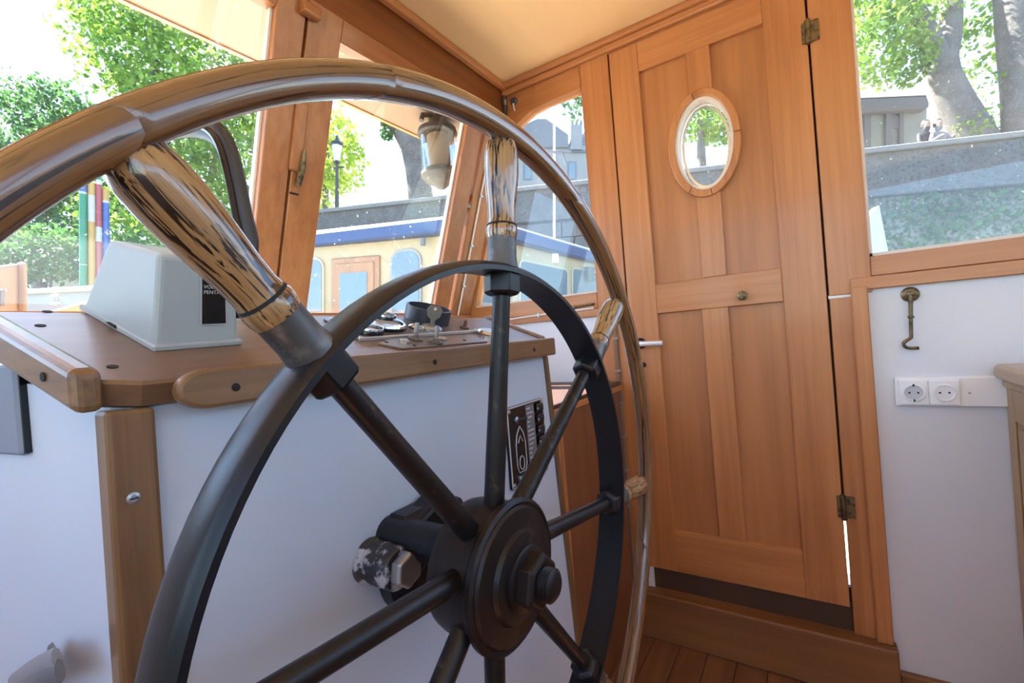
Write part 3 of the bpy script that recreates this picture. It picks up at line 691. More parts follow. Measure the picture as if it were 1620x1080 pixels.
for i in range(len(joints)):
    a0 = math.radians(joints[i])+.0018; a1 = math.radians(joints[(i+1) % len(joints)] + (360 if i == len(joints)-1 else 0))-.0018
    V, F, UV, m = rim_seg(a0, a1)
    o = mk('rim_segment', (V, F), OAK_R, wheel, M=WMX.copy(), smooth=True, auto=60)
    me = o.data; uvl = me.uv_layers.new(name='UVMap')
    for poly in me.polygons:
        vs_ = [me.loops[l].vertex_index for l in poly.loop_indices]
        ks = [v % m for v in vs_]; wrap = len(poly.vertices) == 4 and max(ks) == m-1 and min(ks) == 0
        for l, v in zip(poly.loop_indices, vs_):
            u_, v_ = UV[v]
            if wrap and v % m == 0: v_ = 2*pi*.014
            uvl.data[l].uv = (u_, v_)
# iron ring: D section, flat inside
prof = [(RIN, -HALF), (RIN, HALF)]
for t in np.linspace(-1, 1, 9)[::-1]: prof.append((ROUT-.004+.0065*(1-t*t)**.5 if abs(t) < 1 else ROUT-.004, HALF*t))
RX = WMX @ Matrix.Rotation(-pi/2, 4, 'X')
mk('iron_ring', lathe(prof, 128, closed=True), IRON, wheel, M=RX, smooth=True, auto=35)
angs = [85.3, 131.0, 173.4, 218.5, 263.5, 308, 352.7, 37.9]
hp_prof = [(.0182, .400-.0135), (.0194, .392), (.0196, .398), (.0178, .4025), (.0170, .410), (.0175, .425), (.0194, .445), (.0208, .463), (.0212, .478), (.0206, .492), (.0185, .504), (.013, .510)]
fe_prof = [(.0200, .350), (.0192, .356), (.0180, .364), (.0178, .384), (.0183, .3875)]
spk = hnd = None
for a in angs:
    ar = math.radians(a)
    L_ = WMX @ Matrix.Rotation(pi/2-ar, 4, 'Y')          # local Z points outwards along the spoke
    S_ = L_ @ Matrix.Translation(Vector((0, .016, 0))) @ Matrix.Rotation(math.atan(.016/.33), 4, 'X')   # spokes run out from the deeper hub
    if spk is None:
        spk = mk('spoke', lathe([(.0128, .060), (.0126, .12), (.0112, .24), (.0108, .330)], 16), RUST, wheel, M=S_.copy(), smooth=True)
        nut_ = mk('collar_nut', lathe([(.0165, .316), (.0225, .3195), (.0225, .338), (.0225, .3435)], 6), IRON, spk, M=L_.copy(), bevel=.0015)
        hnd = mk('handle', lathe(hp_prof, 28), OAK_H, wheel, M=L_.copy(), smooth=True, auto=50)
        fer = mk('ferrule', lathe(fe_prof, 28), FERR, hnd, M=L_.copy(), smooth=True)
        grv = mk('groove', lathe([(.0190, .4012), (.0182, .4026), (.0180, .4036), (.0174, .4036), (.0174, .4012)], 28, closed=True), DARK, hnd, M=L_.copy(), smooth=True)
    else:
        s_ = dupe(spk, wheel, S_); dupe(nut_, s_, L_); h_ = dupe(hnd, wheel, L_); dupe(fer, h_, L_); dupe(grv, h_, L_)
# hub
HM = WMX @ Matrix.Translation(Vector((0, .012, -.012))) @ Matrix.Rotation(pi/2, 4, 'X')                 # local Z points aft, towards the viewer
hub = mk('hub', lathe([(.050, -.044), (.076, -.040), (.079, -.028), (.079, .022), (.074, .026)], 48), HUBM, wheel, M=HM, smooth=True)
mk('hub_plate', lathe([(.083, .018), (.086, .022), (.086, .028), (.082, .031), (.078, .0295), (.075, .033), (.053, .035), (.050, .040), (.036, .043)], 48), HUBM, hub, M=HM, smooth=True, auto=30)
mk('washer', lathe([(.037, .040), (.037, .046), (.034, .048)], 32), HUBM, hub, M=HM, smooth=True)
mk('hub_nut', lathe([(.031, .046), (.033, .048), (.033, .064), (.028, .068)], 6), HUBM, hub, M=HM @ Matrix.Rotation(.3, 4, 'Z'), bevel=.0015)
thr = []
for i in range(6): thr += [(.0185, .066+i*.0026), (.0170, .0673+i*.0026)]
mk('shaft_end', lathe(thr+[(.013, .083)], 24), HUBM, hub, M=HM, smooth=True)
# bearing on the console behind the hub
sbr = thing('steering_bearing', 'black steering shaft bearing with bolted arm on the white console front', 'bearing', (WC.x, YC, WC.z))
def ax(y, dx=0, dz=0): return Vector((WC.x+dx, y, WC.z+dz))
mk('shaft', tube([ax(.385), ax(.53)], .026, 24), IRON, sbr, smooth=True)
mk('bearing_disc', xf(lathe([(.060, 0), (.066, .004), (.066, .026), (.060, .030)], 40), axis_m(ax(.512, .034, -.052), (0, -1, 0))), IRON, sbr, smooth=True)
mk('arm', prism([onY(px, py, .463) for px, py in ((640, 868), (652, 838), (703, 784), (732, 786), (742, 806), (716, 842), (684, 866), (672, 906), (646, 912))], (0, .045, 0)), IRON, sbr, bevel=.006, seg=2)
bx = onY(588, 886, .513)
bos = mk('boss', xf(lathe([(.030, 0), (.031, .008), (.0275, .012), (.0275, .056), (.025, .060)], 28), axis_m((bx.x, YC+.002, bx.z), (0, -1, 0))), plain('chipped_boss', (.02, .02, .025), .4, spots=(.42, .42, .45), nscale=50, amt=(.50, .58)), sbr, smooth=True)
tag(bos, 'boss with chipped white paint')
mk('bolt', xf(lathe([(.0225, 0), (.0225, .013), (.0195, .016)], 6), axis_m((bx.x+.002, .456, bx.z), (0, -1, 0), .35)), STEEL, sbr, bevel=.001)
mk('bearing_foot', box(WC.x-.01, WC.x+.06, .47, YC+.004, WC.z-.05, WC.z+.03), IRON, sbr, bevel=.01)

# ================================================================== THINGS ON THE STARBOARD SIDE
lk = thing('corner_locker', 'low brown wooden locker between the console and the side door post', 'locker', (1.35, .8, 0))
LY = .625; LZ = -.196
mk('locker_front', boxr((1.07, XW-.012), (LY, LY+.02), (-H, LZ-.02)), wood('locker_wood', 'z', (.13, .048, .02), (.22, .085, .036), (.28, .115, .05), rough=.45, grain=18), lk)
mk('locker_top', boxr((1.06, XW-.004), (LY-.010, 1.30), (LZ-.022, LZ)), plain('locker_dark', (.07, .035, .03), .5), lk, bevel=.006, seg=2)
mk('locker_rail', boxr((1.07, XW-.012), (LY-.014, LY), (LZ-.034, LZ-.014)), orange('x'), lk, bevel=.003)
mk('locker_stile', boxr((1.10, 1.165), (LY-.006, LY), (-H, LZ-.06)), orange('z'), lk, bevel=.003)
mk('locker_bead', boxr((1.165, 1.180), (LY-.010, LY), (-H+.05, LZ-.06)), orange('z'), lk, bevel=.004)
mk('locker_side', boxr((1.07, 1.09), (LY+.02, 1.30), (-H, LZ-.022)), WHITE, lk)

# cabin hook
hk = thing('cabin_hook', 'brass cabin hook hanging on the white wall under the side window', 'hook', (XW, -.248, H))
mk('rose', xf(lathe([(.021, 0), (.021, .003), (.017, .006), (.012, .008)], 24), axis_m((XW+.003, -.248, .036+H), (-1, 0, 0))), BRASS, hk, smooth=True)
mk('eye', xf(lathe([(.005, 0), (.005, .012), (.009, .014), (.009, .020), (.004, .023)], 16), axis_m((XW, -.248, .036+H), (-1, 0, 0))), BRASS, hk, smooth=True)
mk('arm', tube([(XW-.018, -.246, .034+H), (XW-.016, -.243, -.03+H), (XW-.014, -.241, -.088+H)], [.0055, .0048, .0045], 10), BRASS, hk, smooth=True)
mk('arm_ring', xf(lathe([(.005, -.004), (.008, -.001), (.008, .001), (.005, .004)], 12), axis_m((XW-.016, -.2435, -.028+H), (0, 0, 1))), BRASS, hk, smooth=True)
mk('hook_end', tube(smoothpts([(XW-.014, -.241, -.086+H), (XW-.014, -.232, -.093+H), (XW-.014, -.224, -.102+H), (XW-.014, -.228, -.112+H), (XW-.014, -.240, -.116+H), (XW-.014, -.256, -.116+H)], 3), .0045, 8), BRASS, hk, smooth=True)
# sockets
ss = thing('socket_strip', 'white board with two round wall sockets on the white wall beside the sideboard', 'socket', (XW, -.31, H-.24))
mk('board', boxr((XW-.012, XW+.006), (-.432, -.198), (-.280, -.200)), SOCK, ss, bevel=.002)
mk('board_screw', xf(lathe([(.003, 0), (.003, .001)], 10), axis_m((XW-.012, -.352, -.243+H), (-1, 0, 0))), STEEL, ss)
for i, yy in enumerate((-.237, -.301)):
    f_ = mk('socket', boxr((XW-.020, XW-.011), (yy-.032, yy+.032), (-.276, -.206)), SOCK, ss, bevel=.003, seg=2)
    Mx = axis_m((XW-.020, yy, -.241+H), (-1, 0, 0))
    mk('socket_ring', xf(lathe([(.0245, 0), (.0245, .004), (.0215, .005), (.0205, .0005)], 32), Mx), SOCK, f_, smooth=True)
    mk('socket_well', xf(lathe([(.0205, 0), (.0205, .0006)], 28), Mx), plain('socket_grey%d' % i, ((.55, .58, .60), (.8, .8, .82))[i], .4), f_)
    for s in (-1, 1): mk('pin_hole', xf(lathe([(.0026, .0005), (.0026, .0012)], 10), axis_m((XW-.020, yy+s*.0095, -.241+H), (-1, 0, 0))), DARK, f_)
    if i == 0:
        for s in (-1, 1): mk('earth_clip', box(XW-.025, XW-.020, yy-.002, yy+.002, -.241+H+s*.0215-.003, -.241+H+s*.0215+.003), DARK, f_)
# sideboard
sb = thing('sideboard', 'pale wooden sideboard with moulded top against the white wall', 'cabinet', (1.45, -.7, 0))
SY = -.428
mk('body', boxr((1.14, XW-.002), (SY-.55, SY), (-H, -.228)), SIDEW, sb, bevel=.002)
mk('stile', boxr((1.652, XW-.004), (SY, SY+.006), (-H, -.228)), SIDEW, sb, bevel=.002)
mk('top_rail', boxr((1.14, 1.652), (SY, SY+.006), (-.31, -.228)), SIDEW, sb, bevel=.002)
mk('raised_panel', boxr((1.25, 1.640), (SY, SY+.004), (-1.05, -.325)), SIDEW, sb, bevel=.004)
mk('worktop', boxr((1.10, XW-.002), (SY-.58, SY+.028), (-.206, -.166)), wood('worktop_wood', 'x', (.32, .20, .10), (.44, .29, .15), (.54, .38, .21), rough=.35, coat=.4, grain=25), sb, bevel=.014, seg=4)
mk('moulding', boxr((1.12, XW-.004), (SY-.56, SY+.014), (-.229, -.205)), SIDEW, sb, bevel=.010, seg=3)
mk('fiddle_rail', prism([(x, SY-.02, z+H) for x, z in ((1.14, -.168), (1.66, -.168), (1.63, -.150), (1.59, -.138), (1.54, -.120), (1.14, -.115))], (0, -.025, 0)), SIDEW, sb, bevel=.003)

# conduit by the door post
cn = thing('cable_conduit', 'thin grey-brown cable conduit clipped along the post beside the wooden door', 'conduit', (XW-.01, .6, H-.4))
cpts = [onX(976, 500, XW-.010), onX(981, 600, XW-.010), onX(988, 690, XW-.010), onX(999, 850, XW-.010), Vector((XW-.010, .60, -.98+H))]
cpts = [Vector((XW-.010, .622+.0*i, z+H)) for i, z in enumerate((.09, -.2, -.5, -.75, -.985))]
mk('conduit', tube(cpts, .0065, 8), CONDU, cn, smooth=True)
for z in (-.03, -.155, -.28, -.41, -.54, -.68): mk('clip', boxr((XW-.018, XW-.004), (.610, .634), (z-.004, z+.004)), plain('clip_grey', (.30, .24, .18), .5), cn)
# white cable from the windscreen corner along the sill
wc = thing('white_cable', 'thin pale cable clipped up the corner post and along the window sill', 'cable', (1.6, 1.2, H+.1))
cz = [.80, .6, .4, .2, .10]
pts_ = [Vector((1.598, yw(z)-.036, z+H)) for z in cz]+[Vector((1.67, 1.30, .088+H)), Vector((XW-.016, 1.25, .080+H)), Vector((XW-.016, 1.0, .090+H)), Vector((XW-.016, .70, .095+H))]
mk('cable', tube(pts_, .0042, 8), CABLE, wc, smooth=True)
for z in (.62, .42, .25): mk('clip', box(1.590, 1.606, yw(z)-.043, yw(z)-.028, z+H-.004, z+H+.004), STEEL, wc)
for y_ in (1.12, .95, .80): mk('clip', boxr((XW-.022, XW-.010), (y_-.004, y_+.004), (.083, .098)), STEEL, wc)
# window stay on the sill, catch and knob in the corner
sy_ = thing('window_stay', 'small brass window stay lying on the sill rail of the side window', 'stay', (XW, .75, H+.1))
mk('stay_bar', tube([(XW-.010, .70, .112+H), (XW-.010, .80, .108+H)], .0045, 8), BRASS, sy_)
mk('stay_pivot', tube([(XW-.016, .79, .108+H), (XW+.002, .79, .108+H)], .008, 10), BRASS, sy_)
ct = thing('corner_bracket', 'small metal bracket in the ceiling corner above the corner post', 'bracket', (1.68, 1.04, H+1.02))
mk('bracket_body', box(1.680, 1.699, 1.030, 1.051, .975+H, 1.055+H), plain('bracket_metal', (.10, .095, .08), .45, .6), ct, bevel=.006, seg=2)
mk('bracket_tab', box(1.674, 1.683, 1.024, 1.036, 1.005+H, 1.03+H), STEEL, ct, bevel=.003)
mk('bracket_foot', box(1.684, 1.699, 1.034, 1.051, .955+H, .977+H), plain('bracket_metal', (.1, .095, .08), .45, .6), ct, bevel=.004)
kn = thing('hook_knob', 'dark round hook knob on the head rail above the side window', 'knob', (XW, 1.0, H+.97))
p = onX(814, 161, XW)
mk('knob_plate', xf(lathe([(.018, 0), (.018, .004), (.012, .007), (.008, .016), (.010, .020), (.0, .022)], 18), axis_m((XW, p.y, p.z), (-1, 0, 0))), plain('bracket_metal', (.1, .09, .08), .45, .6), kn, smooth=True)
mk('knob_drop', tube([(XW-.012, p.y, p.z-.012), (XW-.012, p.y-.004, p.z-.045)], .004, 8), CREAM, kn)

# ================================================================== OUTSIDE: THE BOAT'S OWN BOW
lp0 = onZ(690, 186, .993)
dk = thing('deck_lamp', 'glass deck lamp with metal cap hanging under the eave outside the windscreen', 'lamp', lp0)
LMX = Matrix.Translation(Vector((lp0.x, lp0.y, 0)) + Vector((0, 0, H+.997))) @ Matrix.Scale(1.15, 4)
LM = plain('lamp_metal', (.012, .013, .012), .6, .0, spots=(.035, .035, .032), nscale=40, amt=(.5, .6))
sc = 2.25/720*1.0
mk('lamp_bracket', tube([(-.085, 0, -.045), (-.075, 0, -.02), (-.03, 0, -.006), (.03, 0, -.006), (.075, 0, -.02), (.085, 0, -.045)], .009, 8), LM, dk, M=LMX.copy(), smooth=True)
mk('lamp_socket', lathe([(.03, .002), (.032, -.03), (.028, -.05)], 20), LM, dk, M=LMX.copy(), smooth=True)
mk('lamp_collar', lathe([(.040, -.040), (.072, -.050), (.076, -.068), (.070, -.075)], 28), LM, dk, M=LMX.copy(), smooth=True)
mk('lamp_glass', lathe([(.066, -.072), (.067, -.215), (.063, -.215), (.062, -.072)], 28, closed=True), GLASSL, dk, M=LMX.copy(), smooth=True)
mk('lamp_shade', lathe([(.042, -.074), (.042, -.214)], 24), plain('amber_shade', (.66, .42, .24), .5), dk, M=LMX.copy(), smooth=True)
mk('lamp_base', lathe([(.064, -.205), (.074, -.212), (.075, -.226), (.060, -.245), (.030, -.262), (.014, -.275), (.004, -.278)], 28), LM, dk, M=LMX.copy(), smooth=True)

FD = thing('foredeck', 'cream bulwark and added light-bouncing decks outside the wheelhouse windscreen', 'deck', ex(-2, 3.5, -.5))
def exbox(a, d, h):
    return hexa([ex(x, y, z) for x in a for y in d for z in h])
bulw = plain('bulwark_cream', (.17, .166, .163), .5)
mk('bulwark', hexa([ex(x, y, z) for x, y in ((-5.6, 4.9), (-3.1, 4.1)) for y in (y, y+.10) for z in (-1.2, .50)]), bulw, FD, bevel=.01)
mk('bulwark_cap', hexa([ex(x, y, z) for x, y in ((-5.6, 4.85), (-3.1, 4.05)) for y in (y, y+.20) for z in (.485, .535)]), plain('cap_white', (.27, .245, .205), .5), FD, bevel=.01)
DKW = plain('bounce_cream', (.80, .72, .60), .6, var=.05)  # unseen decks, added and kept near-white to bounce sunlight up to the ceiling
mk('bounce_deck', boxr((-2.6, 2.5), (1.42, 5.5), (-.20, -.14)), DKW, FD)
mk('bounce_deck', boxr((-2.6, -1.28), (-5.0, 1.42), (-.20, -.14)), DKW, FD)
mk('bounce_deck', boxr((1.80, 2.5), (-5.0, 1.42), (-.95, -.89)), DKW, FD)
mk('bounce_deck', boxr((-1.28, 1.80), (-5.0, YB-.06), (-.20, -.14)), plain('aft_deck_grey', (.36, .37, .39), .7), FD)  # unseen aft deck, greyed to cut warm bounce on the console
mk('hull_side', boxr((-2.66, -2.58), (-5.0, 5.5), (-3.4, -.14)), plain('barge_hull', (.03, .04, .06), .5), FD)
hl, hr = onY(78, 492, 2.8), onY(165, 466, 2.8)
mk('hatch', hexa([(x, y_, z) for x, zt in ((hl.x, hl.z), (hr.x, hr.z)) for y_ in (2.8, 3.3) for z in (H-.15, zt)]), plain('deck_tan', (.25, .155, .092), .6), FD, bevel=.01)
cl = thing('mooring_cleat', 'dark mooring fitting fixed on the cream bulwark of the foredeck', 'cleat', at(87, 478, 3.92))
mk('cleat_body', hexa([at(x, y, d) for x in (82, 94) for d in (3.9, 4.2) for y in (484, 464)]), plain('cleat_dark', (.12, .12, .14), .5), cl, bevel=.01)
mk('cleat_arm', tube([at(80, 480, 3.9), at(96, 478, 3.9)], .012, 8), STEEL, cl)
mk('cleat_arm', tube([at(81, 468, 3.9), at(95, 467, 3.9)], .012, 8), STEEL, cl)
bt = thing('hatch_coaming', 'sunlit pale wooden coaming corner standing on the foredeck', 'coaming', at(15, 490, 2.6))
paleW = wood('pale_wood', 'z', (.20, .12, .072), (.24, .148, .092), (.27, .18, .12), rough=.5, coat=.1, grain=12)
mk('coaming_end', hexa([at(x, y, d) for x in (25, 43) for d in (2.5, 2.56) for y in (720, 414)]), paleW, bt, bevel=.02, seg=2)
mk('coaming_side', hexa([at(-60, 720, 2.2), at(-60, 428, 2.2), at(-60, 720, 2.3), at(-60, 428, 2.3), at(30, 720, 2.5), at(30, 416, 2.5), at(30, 720, 2.6), at(30, 416, 2.6)]), paleW, bt, bevel=.02, seg=2)
mk('coaming_hook', hexa([at(x, y, 2.38+d) for x in (1, 8) for d in (-.03, .02) for y in (484, 458)]), plain('cleat_dark', (.12, .12, .14), .5), bt)

# ================================================================== OUTSIDE: RIVER, QUAY, NEIGHBOURS
wt = mk('river_water', hexa([ex(x, y, z) for x in (-80, 80) for y in (-60, 90) for z in (-2.6, -2.3)]), plain('water', (.06, .085, .07), .08, nscale=3, bump_s=.3), None)
tag(wt, 'green river water around the moored boats', 'water', kind='stuff')
# quay wall: straight, from the left ahead to the right
STONE = plain('quay_stone', (.085, .088, .086), .8, var=.25, nscale=25, spots=(.05, .053, .053), amt=(.5, .6), bump_s=.4)
RUBBLE = plain('quay_rubble', (.15, .15, .13), .9, var=.4, nscale=11, spots=(.03, .045, .02), amt=(.44, .58), bump_s=.9)
QH = 4.03
qa, qb = Vector((-7.6, 14.55)), Vector((15.5, 6.9)); qd = (qb-qa).normalized(); qn = Vector((-qd.y, qd.x))   # qn points inland (ahead)
if qn.y < 0: qn = -qn
def qp(s, o, h): v = qa+qd*s+qn*o; return ex(v.x, v.y, h)
QL = (qb-qa).length
qw = thing('quay_wall', 'grey stone river quay wall with parapet above the moored boats', 'quay wall', qp(QL/2, .5, -2.3))
def qbox(s, o, h): return hexa([qp(a, b, c) for a in s for b in o for c in h])
mk('wall_core', qbox((0, QL), (.06, 3), (-2.6, QH-.05)), STONE, qw)
mk('rubble_face', qbox((13.0, QL), (-.05, .2), (-2.6, 2.98)), RUBBLE, qw)
mk('ledge', qbox((13.0, QL), (-.22, .2), (2.98, 3.08)), STONE, qw, bevel=.02)
mk('parapet', qbox((0, QL), (-.05, .55), (3.10, QH-.08)), plain('parapet_stone', (.095, .098, .097), .8, var=.2, nscale=20, spots=(.055, .06, .06), amt=(.5, .62)), qw, bevel=.02)
mk('coping', qbox((0, QL), (-.12, .62), (QH-.12, QH)), plain('coping_stone', (.16, .165, .165), .8, var=.1, nscale=20), qw, bevel=.02)
mk('quay_top', qbox((-20, QL+30), (.5, 60), (3.0, 3.1)), plain('pavement', (.35, .34, .32), .9), qw)
# ashlar blocks where the side window looks on the wall
k = 0
for row in range(9):
    h0 = -.55+row*.40
    s = 6.2-(.55 if row % 2 else 0)
    while s < 12.9:
        L = 1.05+.18*((row*7+k) % 3-1); k += 1
        mk('stone_block', qbox((s+.012, min(s+L, 12.98)-.012), (-.03-.02*random.random(), .08), (h0+.010, h0+.390)), STONE if k % 3 else plain('parapet_stone', (.34, .36, .37), .8), qw, bevel=.015)
        s += L

# the neighbouring boat
nb = thing('river_barge', 'cream barge wheelhouse with blue roof edge moored ahead beside the quay', 'boat', ex(-1, 6.5, -2.3))
CRM = plain('barge_cream', (.36, .30, .18), .5, var=.03)
BLU = plain('barge_blue', (.014, .045, .14), .45)
RH = 1.35
A0, C0, B1 = Vector((-3.6, 6.17)), Vector((-.45, 5.02)), Vector((2.6, 8.50))
back = Vector((-1.0, 9.6))
def poly_h(pts, h0, h1): return prism([ex(p.x, p.y, h0) for p in pts], up*(h1-h0))
rc = []                                # rounded near corner
dA = (C0-A0).normalized(); dB = (B1-C0).normalized()
for t in np.linspace(0, 1, 7):
    rc.append((C0-dA*.35)*(1-t)**2+C0*2*t*(1-t)+(C0+dB*.35)*t*t)
cabin = [A0]+rc+[B1, back]
mk('cabin_wall', poly_h(cabin, -1.2, RH-.12), CRM, nb)
cc = sum(cabin, Vector((0, 0)))/len(cabin)
roof = [p+(p-cc).normalized()*.16 for p in cabin]
mk('roof_edge', poly_h(roof, RH-.16, RH), BLU, nb, bevel=.02)
mk('roof_top', poly_h([p+(p-cc).normalized()*.05 for p in cabin], RH, RH+.05), plain('barge_roof', (.55, .58, .60), .5), nb, bevel=.02)
mk('hull', poly_h([A0-dA*2.5-Vector((0, .4)), C0+Vector((-.1, -.55)), B1+dB*4+Vector((.5, 0)), back+dB*4+Vector((0, 3)), back-dA*5], -2.5, -1.15), plain('barge_hull', (.03, .04, .06), .5), nb, bevel=.03)
def face_on(origin, dirv, px, h):       # where the pixel column px meets a wall face
    # origin + t*dirv = lam*((px-810)/720, 1)
    kx = (px-810)/720.0
    t = (kx*origin.y-origin.x)/(dirv.x-kx*dirv.y)
    return t
def fpt(origin, dirv, t, h, o=0):
    n = Vector((dirv.y, -dirv.x)); n = n if n.y < 0 else -n
    v = origin+dirv*t+n*o; return ex(v.x, v.y, h)
def fbox(origin, dirv, t, h, o): return hexa([fpt(origin, dirv, a, c, b) for a in t for b in o for c in h])
def hz(origin, dirv, px, py):
    t = face_on(origin, dirv, px, 0); v = origin+dirv*t; return t, -(py-540)/720*v.y
BGL = plain('barge_glass', (.10, .16, .20), .05, spec=.9)
def rwin(origin, dirv, pxl, pxr, pyt, pyb, parent, frame, r=.12, name='window'):
    t0, ht = hz(origin, dirv, pxl, pyt); t1, _ = hz(origin, dirv, pxr, pyt); _, hb = hz(origin, dirv, pxl, pyb)
    def rr(g):
        P = []
        for cx, chh, a0 in ((t1-r, ht-r, 0), (t0+r, ht-r, pi/2)):
            for a in np.linspace(a0, a0+pi/2, 6): P.append((cx+(r+g)*math.cos(a), chh+(r+g)*math.sin(a)))
        P += [(t0-g, hb-g), (t1+g, hb-g)]; return P
    n = Vector((dirv.y, -dirv.x)); n = n if n.y < 0 else -n; n3 = rt*n.x+fw*n.y
    o = mk(name, prism([fpt(origin, dirv, a, b, .0) for a, b in rr(.03)], n3*.02), frame, parent)
    mk('pane', prism([fpt(origin, dirv, a, b, .012) for a, b in rr(0)], n3*.014), BGL, o)
    return o
PALE = plain('window_rubber', (.24, .25, .25), .5)
rwin(A0, dA, 474, 511, 413, 494, nb, plain('barge_frame', (.40, .35, .24), .5))
rwin(A0, dA, 622, 664, 400, 494, nb, PALE)
rwin(C0, dB, 822, 895, 413, 478, nb, plain('barge_frame', (.40, .35, .24), .5), r=.06)
rwin(C0, dB, 905, 960, 425, 478, nb, plain('barge_frame', (.40, .35, .24), .5), r=.06)
rwin(C0, dB, 760, 795, 405, 478, nb, PALE, r=.08)
t0, ht = hz(A0, dA, 526, 410); t1, _ = hz(A0, dA, 602, 402)
dw = wood('barge_door', 'z', (.24, .115, .05), (.30, .155, .07), (.34, .19, .10), rough=.5, grain=10)
dd = mk('door', fbox(A0, dA, (t0, t1), (-1.1, ht), (-.01, .03)), dw, nb, bevel=.01)
mk('door_panel', fbox(A0, dA, (t0+.07, t1-.07), (-1.0, ht-.07), (.02, .045)), dw, dd, bevel=.008)
mk('door_pane', fbox(A0, dA, (t0+.15, t1-.16), (-.35, ht-.19), (.03, .05)), BGL, dd)
mk('navigation_lamp', tube([fpt(C0-dA*.55, dA, 0, RH-.19, .10), fpt(C0-dA*.55, dA, 0, RH-.27, .10)], .03, 10), plain('cleat_dark', (.12, .12, .14), .5), nb)
t_, h_ = hz(C0, dB, 924, 435)
mk('wall_lantern', tube([fpt(C0, dB, t_, h_-.10, .10), fpt(C0, dB, t_, h_+.10, .10)], [.05, .075], 6), plain('lantern_dark', (.07, .09, .08), .5), nb)
mk('wall_lantern_arm', tube([fpt(C0, dB, t_, h_+.10, .10), fpt(C0, dB, t_, h_+.10, -.02)], .02, 6), plain('lantern_dark', (.07, .09, .08), .5), nb)
# pole with a cross spar on the barge roof
fm = thing('signal_mast', 'thin white pole with dark cross spar on the barge roof', 'mast', at(877, 398, 6.0))
mb = at(877, 400, 6.2); mh = mb+up*1.75
mk('pole', tube([mb, mh], .016, 8), plain('mast_white', (.85, .86, .88), .4), fm)
mk('pole_foot', tube([mb-up*.14, mb+up*.16], .06, 10), plain('mast_white', (.85, .86, .88), .4), fm)
q = mb+up*1.36; mk('cross_spar', tube([q-rt*.30-fw*.03, q+rt*.22-fw*.03], .018, 6), plain('cleat_dark', (.12, .12, .14), .5), fm)
mk('spar_brace', tube([q+rt*.10-fw*.03, q+rt*.16-fw*.03-up*.16], .016, 6), plain('cleat_dark', (.12, .12, .14), .5), fm)

# buildings on the upper quay
HAZE = plain('facade_grey', (.20, .22, .235), .9, var=.06, nscale=3)
SLATE = plain('slate_roof', (.13, .15, .175), .7, var=.08)
b1 = thing('slate_house', 'grey house with slate gable roof and chimney beyond the quay wall', 'building', ex(1.2, 23, 3))
def P2(px, py, d): return at(px, py, d)
mk('facade', prism([P2(790, 442, 22), P2(965, 442, 22), P2(965, 232, 22), P2(790, 225, 22)], fw*6), HAZE, b1)
mk('gable', prism([P2(812, 232, 21.8), P2(812, 205, 21.8), P2(850, 188, 21.8), P2(864, 188, 21.8), P2(899, 213, 21.8), P2(899, 232, 21.8)], fw*5), SLATE, b1)
mk('chimney', prism([P2(903, 236, 21.9), P2(921, 236, 21.9), P2(921, 197, 21.9), P2(903, 197, 21.9)], fw*1.0), HAZE, b1)
for px in (905, 912, 919): mk('chimney_pot', tube([P2(px, 198, 22.2), P2(px, 191, 22.2)], .07, 8), SLATE, b1)
mk('roof', prism([P2(899, 240, 21.85), P2(970, 240, 21.85), P2(970, 222, 23), P2(925, 208, 23), P2(899, 220, 23)], fw*3), SLATE, b1)
for px in (835, 870, 905, 938):
    wn = mk('window', prism([P2(px-7, 285, 21.98), P2(px+7, 285, 21.98), P2(px+7, 255, 21.98), P2(px-7, 255, 21.98)], fw*.2), SLATE, b1); mk('pane', prism([P2(px-5, 283, 21.95), P2(px+5, 283, 21.95), P2(px+5, 257, 21.95), P2(px-5, 257, 21.95)], fw*.1), BGL, wn)
b2 = thing('stone_kiosk', 'small grey stone pavilion with heavy cornice under the trees on the quay', 'building', ex(13, 14.5, 3))
KST = plain('kiosk_stone', (.20, .195, .175), .9, var=.12, nscale=12)
mk('pavilion_wall', prism([P2(1345, 262, 14.2), P2(1466, 262, 14.2), P2(1466, 165, 14.2), P2(1345, 165, 14.2)], fw*3), KST, b2)
mk('cornice', prism([P2(1330, 178, 13.9), P2(1472, 170, 13.9), P2(1472, 150, 13.9), P2(1330, 156, 13.9)], fw*3.6), plain('kiosk_dark', (.10, .10, .105), .9), b2, bevel=.06)
mk('roof', prism([P2(1330, 156, 13.9), P2(1472, 150, 13.9), P2(1440, 138, 15), P2(1360, 118, 15)], fw*3), plain('kiosk_roof', (.26, .27, .30), .8), b2)
for a, b in ((1368, 1378), (1402, 1412), (1424, 1430)): mk('pilaster', prism([P2(a, 262, 14.1), P2(b, 262, 14.1), P2(b, 176, 14.1), P2(a, 176, 14.1)], fw*.2), plain('kiosk_dark', (.20, .20, .21), .9), b2)
mk('window', prism([P2(1409, 202, 14.15), P2(1424, 202, 14.15), P2(1424, 184, 14.15), P2(1409, 184, 14.15)], fw*.1), plain('kiosk_dark', (.2, .2, .21), .9), b2)

